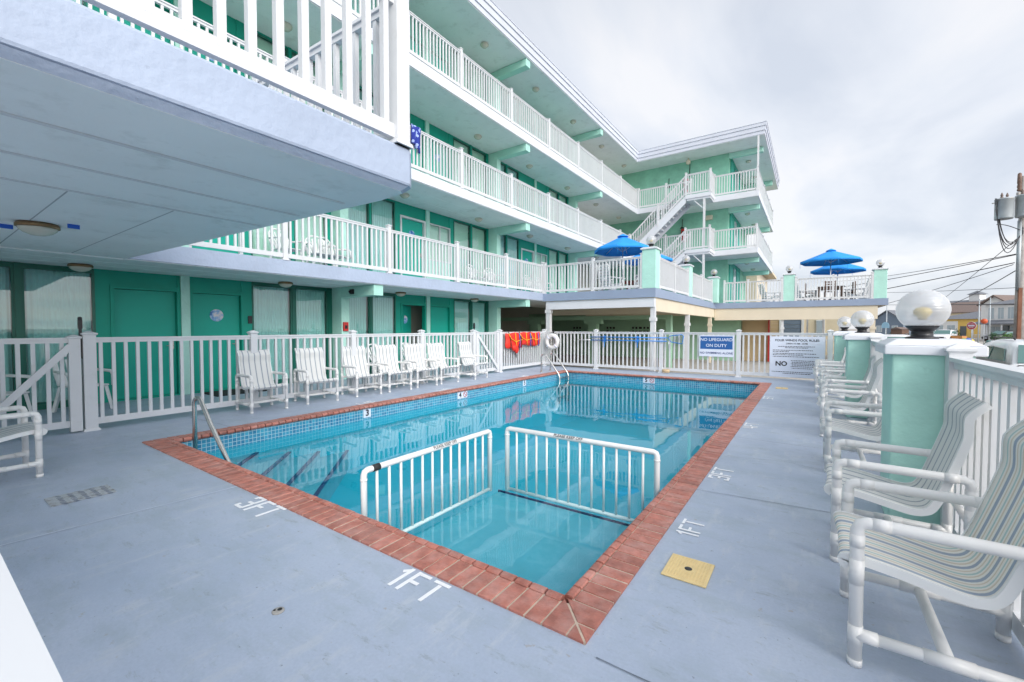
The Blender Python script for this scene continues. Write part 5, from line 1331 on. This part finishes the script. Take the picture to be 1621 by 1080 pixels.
for x in (-2.7,-.9,.9,2.7): mb.box(x-.06,x+.06,-1.85,-1.73,0,2.4)
mb.box(-2.7,2.7,-1.82,-1.76,.8,.88)
for k in range(28): mb.box(-2.65+.19*k,-2.60+.19*k,-1.81,-1.77,.1,.8)
mb.build('porch_railing', M['vinyl'], h, world=False)
h = house(ground_at(1573,70), A45, 3.4, 8, 5.6, 1.4, 'siding_white', 'roofbrown', 'narrow white house with a brown gable left of the tall windowed house', 'y', [(0,3.4,1.3,1.4),(0,1.0,1.3,1.3)])
h = house(ground_at(1404,100), R(-30), 6.0, 8, 3.4, 2.4, 'siding_grey', 'roofgrey', 'slate grey house with steep gable seen left of the big globe', 'y', [(-1.5,1,1,1.3),(1.5,1,1,1.3)])
h = house(ground_at(1436,110), R(-35), 7.0, 8, 3.0, 1.4, 'siding_white', 'roofgrey', 'small white house half hidden behind the big globe', 'x', [(-2,1,1,1.2),(2,1,1,1.2)], 0)
# house under the far deck
nh = thing('beach_house', 'tan and slate house seen under the far end of the sun deck', 'house', (-1,38,GZ))
mb = MB(); mb.box(-4.2,1.5,36.1,46,GZ,2.75); mb.build('wall', M['siding_cream'], nh)
mb = MB()
for k in range(12): mb.box(-2.42,-1.88,36.02,36.09,GZ+.24*k,GZ+.24*k+.225)
mb.build('tan_siding', M['siding_tan'], nh)
mb = MB()
for k in range(9): mb.box(-1.72,-.60,36.02,36.09,GZ+.3*k,GZ+.3*k+.285)
gd = mb.build('garage_door', M['siding_grey'], nh)
for x in (-2.52,-1.80,-.50): mb = MB(); mb.box(x-.075,x+.075,35.98,36.098,GZ,2.5); mb.build('white_trim', M['siding_white'], nh)
mb = MB(); mb.box(.25,.75,36.04,36.098,.3,1.9); w_ = mb.build('window', M['siding_white'], nh); mb = MB(); mb.box(.3,.7,36.02,36.039,.36,1.84); mb.build('pane', M['paleglass'], w_)
mb = MB()
for x in (-.22,.62,1.45): mb.box(x-.05,x+.05,33.9,34.0,GZ,2.6)
mb.box(-.3,1.55,33.85,34.05,2.601,2.8); mb.box(-.17,1.4,33.92,33.98,.55,.61)
for k in range(16): mb.box(-.12+.095*k,-.09+.095*k,33.93,33.97,-.2,.55)
mb.build('porch', M['vinyl'], nh)
mb = MB(); mb.box(-4.5,1.9,35.7,46.4,2.81,2.98); mb.build('roof', M['roofgrey'], nh)
# cream building behind the end wing, only its upper corner shows past the balconies
cb = thing('motel_annex', 'cream building corner and stair top behind the mint wing', 'building', (-2,40,GZ))
mb = MB(); mb.box(-9,-3.4,37,46,GZ,5.8); mb.build('wall', M['cream'], cb)
mb = MB(); mb.box(-9.4,-2.7,36.6,46.4,5.801,6.0); mb.build('roof', M['siding_cream'], cb)
# utility pole
px_, py_ = at(1617.5,400,20).x, at(1617.5,400,20).y
up = thing('utility_pole', 'wooden utility pole with grey transformers at the right edge', 'utility pole', (px_,py_,GZ))
mb = MB(); mb.tube([(px_,py_,GZ),(px_,py_,8.35)], [.19,.13], 14); mb.build('pole', M['polewood'], up)
q = Vector((px_,py_,0))-_X*.20-_F*.05; mb = MB(); mb.tube([(q.x,q.y,3.1),(q.x,q.y,6.3)], .075, 10); mb.build('conduit', M['galv'], up)
q2 = Vector((px_,py_,0))-_X*.15-_F*.12; mb = MB(); mb.box(q2.x-.06,q2.x+.06,q2.y-.06,q2.y+.06,GZ,3.2); mb.build('cable_guard', M['rustwood'], up)
def drum(off, fw, z0, z1, r):
    c = Vector((px_,py_,0))+_X*off+_F*fw; mb = MB(); mb.lathe([(r*.95,z0),(r,z0+.05),(r,z1-.08),(r*1.04,z1-.07),(r*1.04,z1-.02),(r*.8,z1)], (c.x,c.y,0), 20); o = mb.build('transformer', M['galv'], up)
    for s in (-.4,.4):
        b = MB(); d = c+_X*s*r; b.lathe([(.035,z1-.02),(.06,z1+.04),(.035,z1+.08),(.055,z1+.13),(.03,z1+.2),(.015,z1+.26)], (d.x,d.y,0), 10); b.build('bushing', M['roofbrown'], o)
drum(-1.0,-.1,6.35,7.3,.31); drum(-.36,-.35,6.4,7.4,.29); drum(.28,-.2,6.4,7.35,.26)
mb = MB(); c = Vector((px_,py_,7.55)); mb.bar(c-_X*.3,c+_X*1.3,.10,.12); mb.bar(c-_X*1.45+Vector((0,0,-.45)),c+_X*.3+Vector((0,0,-.25)),.04,.04); mb.build('crossarm', M['polewood'], up)
for s in (-.22,.14):
    mb = MB(); d = Vector((px_,py_,0))+_X*s; mb.lathe([(.05,7.65),(.085,7.7),(.06,7.8),(.085,7.86),(.06,7.98),(.08,8.03),(.07,8.45),(.03,8.5)], (d.x,d.y,0), 10); mb.build('insulator', M['brownwood'], up)
mb = MB(); rr = random.Random(11)
for k in range(6):
    a = Vector((px_,py_,0))+_X*(-1.42+.02*k)+_F*(-.1); pts = []
    z0 = 7.3-.12*k*(k%3); sag = 5.2+.21*k*(1 if k%2 else .6)
    for j in range(13):
        u = j/12; pts.append(a+_X*(1.32*u-.10*math.sin(math.pi*u)*1.3)+Vector((0,0,z0*(1-u)+(6.0-.05*k)*u-(z0-sag)*math.sin(math.pi*u)**.9*.85)))
    mb.tube(pts, .017, 6)
mb.build('cable_loop', M['cable'], up)
# overhead wires
def wire(p, q, sag, r, label):
    p = Vector(p); q = Vector(q); mb = MB(); n = 24
    mb.tube([p.lerp(q,i/n)-Vector((0,0,sag*4*(i/n)*(1-i/n))) for i in range(n+1)], r, 5)
    tag(mb.build('overhead_wire', M['cable']), label, 'wire', 'overhead wires from the utility pole')
wire(at(1610,403,20), at(1160,474,42), .35, .018, 'thick wavy black cable leaving the pole above all other cables')
wire(at(1606,416,20), at(1150,502,42), .15, .022, 'thick black cable just below the topmost one')
wire(at(1604,419,20), at(1200,520,60), .7, .016, 'thinner cable sagging under the thick pair')
wire(at(1607,429,20), at(1500,484,45), .15, .021, 'black cable sloping from the pole to the brown roof')
wire(at(1610,378,20), at(1440,510,70), .3, .016, 'thin wire dropping steeply from the transformers')
wire(at(1614,482,20), at(1380,483,60), .0, .022, 'level wire in front of the brown roof')
wire(at(1621,400,20), at(1300,446,80), .4, .02, 'faint thin wire high over the street')
wire(at(1621,455,30), at(1300,462,90), .3, .02, 'faint thin wire crossing low over the street')
# street pieces
def post_sign(p, label, name, cat):
    return thing(name, label, cat, (p[0],p[1],GZ))
p = at(1538.4,515.8,42); t = post_sign((p.x,p.y), 'round red DO NOT ENTER sign on a thin post', 'traffic_sign', 'sign')
mb = MB(); mb.tube([(p.x,p.y,GZ),(p.x,p.y,p.z+.4)], .035, 8); mb.build('post', M['galv'], t)
f = -_F*.0; rt = Vector((.72,-.69,0)); fc = Vector((-.69,-.72,0)); c = Vector((p.x,p.y,p.z))+fc*.05
def disc(c, r, m, name, par, th=.02, n=28):
    mb = MB(); v = [c+rt*r*math.cos(2*math.pi*k/n)+Vector((0,0,r*math.sin(2*math.pi*k/n))) for k in range(n)]; mb.add(v+[q-fc*th for q in v], [tuple(range(n)),tuple(reversed(range(n,2*n)))]+[(k,(k+1)%n,n+(k+1)%n,n+k) for k in range(n)]); return mb.build(name, m, par)
disc(c, .38, M['signwhite'], 'plate', t); disc(c+fc*.006, .355, M['stopred'], 'red_field', t)
mb = MB(); mb.bar(c+fc*.012-rt*.26, c+fc*.012+rt*.26, .006, .13); mb.build('white_bar', M['signwhite'], t)
text('DO NOT', .12, M['signwhite'], 'lettering', t, frame(c+fc*.014+Vector((0,0,.17)), rt, (0,0,1)), .02); text('ENTER', .12, M['signwhite'], 'lettering', t, frame(c+fc*.014-Vector((0,0,.17)), rt, (0,0,1)), .02)
p = at(1558,508.7,44); t = thing('buoy_ball', 'orange ball hung on a thin pole by the yellow house', 'buoy', (p.x,p.y,p.z))
mb = MB(); mb.lathe([(.26*math.cos(R(a))+.001,.26*math.sin(R(a))) for a in range(-90,91,15)], (p.x,p.y,p.z), 18); mb.build('ball', M['orange'], t)
mb = MB(); mb.tube([(p.x,p.y,GZ),(p.x,p.y,p.z-.29)], .03, 6); mb.build('pole', M['galv'], t)
for u, vt, D, lab in ((1550.6,473,46,'thin grey pole in front of the yellow house'),(1568,471,48,'thin grey pole before the narrow white house'),(1404,484,55,'dark street pole left of the big globe')):
    p = at(u,vt,D); t = thing('street_pole', lab, 'pole', (p.x,p.y,GZ), 0, 'thin poles along the street'); mb = MB(); mb.tube([(p.x,p.y,GZ),(p.x,p.y,p.z)], [.07,.045], 8); mb.build('pole', M['galv'], t)
    mb = MB(); mb.lathe([(.12,0),(.12,.15),(.08,.2)], (p.x,p.y,GZ), 8); mb.build('base', M['concrete'], t)
p = at(1402,516,50); t = thing('street_sign', 'light blue arched sign by the dark street pole', 'sign', (p.x,p.y,GZ)); mb = MB(); mb.tube([(p.x,p.y,GZ),(p.x,p.y,p.z)], .04, 6); mb.build('post', M['galv'], t)
c = Vector((p.x,p.y,p.z))+fc*.05; mb = MB(); v = [c+rt*.42*math.cos(R(15*k))+Vector((0,0,.45*math.sin(R(15*k)))) for k in range(13)]+[c-rt*.42-Vector((0,0,.25)), c+rt*.42-Vector((0,0,.25))]; n = len(v); mb.add(v+[q-fc*.02 for q in v], [tuple(range(n)),tuple(reversed(range(n,2*n)))]+[(k,(k+1)%n,n+(k+1)%n,n+k) for k in range(n)]); mb.build('panel', mat('pale_blue_sign', (.35,.6,.75), .5), t)
p = ground_at(1441.5,50); t = thing('traffic_cone', 'orange traffic cone on the street left of the big globe', 'cone', (p[0],p[1],GZ)); mb = MB(); mb.box(p[0]-.2,p[0]+.2,p[1]-.2,p[1]+.2,GZ,GZ+.04); mb.lathe([(.15,.04),(.03,.72)], (p[0],p[1],GZ), 14); mb.build('cone', M['orange'], t); mb = MB(); mb.lathe([(.108,.27),(.078,.44)], (p[0],p[1],GZ), 14); mb.build('white_band', M['signwhite'], t)
p = ground_at(1517,56); t = thing('planter_box', 'orange brown planter by the far white car', 'planter', (p[0],p[1],GZ), A45); mb = MB(); mb.box(-.7,.7,-.4,.4,0,.8); mb.build('box', mat('terracotta', (.5,.22,.07), .7, var=.1), t, world=False, bevel=.02); mb = MB(); mb.box(-.62,.62,-.32,.32,.801,.86); mb.build('soil', M['bark'], t, world=False)
for u, dz, r, col, lab in ((1526,.45,.32,(.05,.40,.08),'green beach ball by the planter'),(1533,.55,.34,(.05,.12,.5),'blue beach ball between a green and a yellow one'),(1538,.30,.28,(.8,.55,.03),'yellow beach ball below the red round sign')):
    p = ground_at(u,50); t = thing('beach_ball', lab, 'ball', (p[0],p[1],GZ), 0, 'beach balls by the street'); mb = MB(); mb.lathe([(r*math.cos(R(a))+.001,r*math.sin(R(a))) for a in range(-90,91,15)], (p[0],p[1],GZ+r), 16); mb.build('ball', mat('ball_%d' % u, col, .3), t); mb = MB(); mb.lathe([(r*.22,r*.975),(.01,r*1.01)], (p[0],p[1],GZ+r), 12); mb.build('cap', M['signwhite'], t)
t = thing('wooden_shed', 'small brown shed left of the big globe', 'shed', (*ground_at(1419,75),GZ), A45)
mb = MB(); mb.box(-.9,.9,0,1.5,0,1.6); mb.build('wall', M['brownwood'], t, world=False); mb = MB(); mb.prism([(-1.05,1.6),(0,2.0),(1.05,1.6)], -.15, 1.65, axis='y'); mb.build('roof', M['roofbrown'], t, world=False)
def bush(p, r, h, n, m, label, seed, trunk=True, name='shrub'):
    t = thing(name, label, 'shrub', (p[0],p[1],GZ), 0, 'shrubs by the street'); rr = random.Random(seed); mb = MB()
    cl = [(rr.uniform(-.6,.6)*r, rr.uniform(-.6,.6)*r, h*rr.uniform(.25,.8), r*rr.uniform(.35,.6)) for _ in range(9)]
    for i in range(n):
        cx, cy, cz, cr_ = rr.choice(cl); v = Vector((rr.gauss(0,1),rr.gauss(0,1),rr.gauss(0,1))).normalized()*cr_*rr.uniform(.6,1.08)
        c = Vector((cx,cy,cz))+v; 
        if c.z < .03: continue
        a = Vector((rr.gauss(0,1),rr.gauss(0,1),rr.gauss(0,.6))).normalized(); b = a.cross(Vector((rr.gauss(0,1),rr.gauss(0,1),rr.gauss(0,1)))).normalized(); s = rr.uniform(.06,.12)*max(r,.5)
        mb.add([c-a*s, c+b*s*.5, c+a*s, c-b*s*.5], [(0,1,2,3)])
    mb.build('foliage', M[m], t, world=False, fix=False)
    mb = MB()
    for k in range(4): mb.tube([(0,0,0),(cl[k][0]*.5,cl[k][1]*.5,cl[k][2]*.6),(cl[k][0],cl[k][1],cl[k][2])], [.05*r,.035*r,.02*r], 5)
    mb.build('stems', M['bark'], t, world=False)
bush(ground_at(1581,36), .55, 1.6, 900, 'leafdark', 'dark green upright shrub before the white house', 1)
bush(ground_at(1598,37), .85, 1.6, 1100, 'leaf', 'light green round shrub beside the utility pole', 2)
bush(ground_at(1508,76), 1.3, 1.5, 500, 'leafdark', 'low dark hedge before the yellow house', 3)
bush((3.0,30.5), .5, 1.9, 700, 'leaf', 'green leafy shrub seen under the sun deck by the porch', 4)
bush(ground_at(1425,80), 1.6, 1.6, 500, 'leafdark', 'dark shrub behind the brown shed', 5)

# ---------------------------------------------------------------- sky, sun, camera
w = bpy.data.worlds.new('World'); sc.world = w; w.use_nodes = True
N, L = w.node_tree.nodes, w.node_tree.links; bg = N['Background']
SUN_EL, SUN_AZ = R(30), R(118)                       # sun behind the camera to the right, veiled
sky = N.new('ShaderNodeTexSky'); sky.sky_type = 'NISHITA'; sky.sun_disc = False; sky.sun_elevation = SUN_EL; sky.sun_rotation = SUN_AZ; sky.dust_density = 2.0
tc = N.new('ShaderNodeTexCoord'); sep = N.new('ShaderNodeSeparateXYZ'); L.new(tc.outputs['Generated'], sep.inputs[0])
mz = N.new('ShaderNodeMath'); mz.operation = 'MAXIMUM'; mz.inputs[1].default_value = 0.0; L.new(sep.outputs[2], mz.inputs[0])
ad = N.new('ShaderNodeMath'); ad.operation = 'ADD'; ad.inputs[1].default_value = .16; L.new(mz.outputs[0], ad.inputs[0])
cb_ = N.new('ShaderNodeCombineXYZ')
for k in (0,1):
    dv = N.new('ShaderNodeMath'); dv.operation = 'DIVIDE'; L.new(sep.outputs[k], dv.inputs[0]); L.new(ad.outputs[0], dv.inputs[1]); L.new(dv.outputs[0], cb_.inputs[k])
mp = N.new('ShaderNodeMapping'); mp.inputs['Rotation'].default_value = (0,0,R(25)); mp.inputs['Scale'].default_value = (1.0,.55,1); mp.inputs['Location'].default_value = (3.1,1.7,0); L.new(cb_.outputs[0], mp.inputs['Vector'])
n1 = N.new('ShaderNodeTexNoise'); n1.inputs['Scale'].default_value = 1.5; n1.inputs['Detail'].default_value = 7; n1.inputs['Roughness'].default_value = .52; n1.inputs['Distortion'].default_value = .35; L.new(mp.outputs[0], n1.inputs['Vector'])
cr_ = N.new('ShaderNodeValToRGB'); L.new(n1.outputs['Fac'], cr_.inputs[0]); e = cr_.color_ramp.elements
e[0].position = .37; e[0].color = (.67,.715,.80,1); e[1].position = .61; e[1].color = (.92,.92,.94,1); k_ = e.new(.5); k_.color = (.81,.84,.90,1)
sc1 = N.new('ShaderNodeMix'); sc1.data_type = 'RGBA'; sc1.blend_type = 'MULTIPLY'; sc1.inputs[0].default_value = 1; L.new(cr_.outputs[0], sc1.inputs[6]); sc1.inputs[7].default_value = (4.2,4.2,4.2,1)
mx = N.new('ShaderNodeMix'); mx.data_type = 'RGBA'; mx.inputs[0].default_value = .9; L.new(sky.outputs[0], mx.inputs[6]); L.new(sc1.outputs[2], mx.inputs[7])
# added glow in the unseen sky round the sun, to fill the shade
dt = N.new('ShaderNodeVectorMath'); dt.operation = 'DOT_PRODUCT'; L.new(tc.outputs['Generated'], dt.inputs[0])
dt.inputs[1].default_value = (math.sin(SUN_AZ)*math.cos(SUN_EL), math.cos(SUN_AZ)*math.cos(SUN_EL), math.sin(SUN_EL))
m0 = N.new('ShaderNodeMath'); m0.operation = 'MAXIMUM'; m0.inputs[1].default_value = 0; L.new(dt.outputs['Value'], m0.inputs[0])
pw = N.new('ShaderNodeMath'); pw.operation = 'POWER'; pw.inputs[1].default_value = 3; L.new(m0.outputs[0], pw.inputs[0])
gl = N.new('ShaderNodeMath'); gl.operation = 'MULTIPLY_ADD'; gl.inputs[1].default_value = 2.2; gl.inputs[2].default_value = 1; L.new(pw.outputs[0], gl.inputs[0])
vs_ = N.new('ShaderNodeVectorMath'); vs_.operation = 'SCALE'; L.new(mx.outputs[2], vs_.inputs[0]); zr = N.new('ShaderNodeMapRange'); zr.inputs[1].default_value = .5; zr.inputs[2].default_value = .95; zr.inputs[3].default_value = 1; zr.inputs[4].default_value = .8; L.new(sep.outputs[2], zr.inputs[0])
zm = N.new('ShaderNodeMath'); zm.operation = 'MULTIPLY'; L.new(gl.outputs[0], zm.inputs[0]); L.new(zr.outputs[0], zm.inputs[1])   # sky dimmed overhead so the low sky fills shaded parts more
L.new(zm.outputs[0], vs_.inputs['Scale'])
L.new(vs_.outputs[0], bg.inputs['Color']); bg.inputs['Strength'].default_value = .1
sl = bpy.data.lights.new('sun', 'SUN'); sl.energy = .55; sl.angle = R(24); sl.color = (1,.965,.92); so = bpy.data.objects.new('sun', sl); COL.objects.link(so)
# direction towards the sun for the Nishita rotation: azimuth clockwise from +y
sd_ = Vector((math.sin(SUN_AZ)*math.cos(SUN_EL), math.cos(SUN_AZ)*math.cos(SUN_EL), math.sin(SUN_EL)))
so.rotation_euler = sd_.to_track_quat('Z','Y').to_euler(); so.location = (0,0,30)
cd = bpy.data.cameras.new('camera'); cd.sensor_width = 36; cd.lens = FPX/1621*36; cd.clip_start = .02; cd.clip_end = 3000
co = bpy.data.objects.new('camera', cd); COL.objects.link(co); co.location = (0,0,CH); co.rotation_euler = (R(90)+CAM_PITCH,0,CAM_YAW); sc.camera = co
sc.render.engine = 'CYCLES'
sc.view_settings.view_transform = 'Standard'; sc.view_settings.look = 'None'; sc.view_settings.exposure = 1.36; sc.view_settings.gamma = 1; sc.view_settings.use_curve_mapping = False
cy = sc.cycles; cy.use_denoising = True; cy.max_bounces = 12; cy.diffuse_bounces = 8; cy.glossy_bounces = 4; cy.transparent_max_bounces = 16; cy.transmission_bounces = 6
cy.caustics_reflective = False; cy.caustics_refractive = False; cy.use_adaptive_sampling = True; cy.adaptive_threshold = .015
try: cy.denoiser = 'OPENIMAGEDENOISE'; cy.denoising_input_passes = 'RGB_ALBEDO_NORMAL'
except Exception: pass
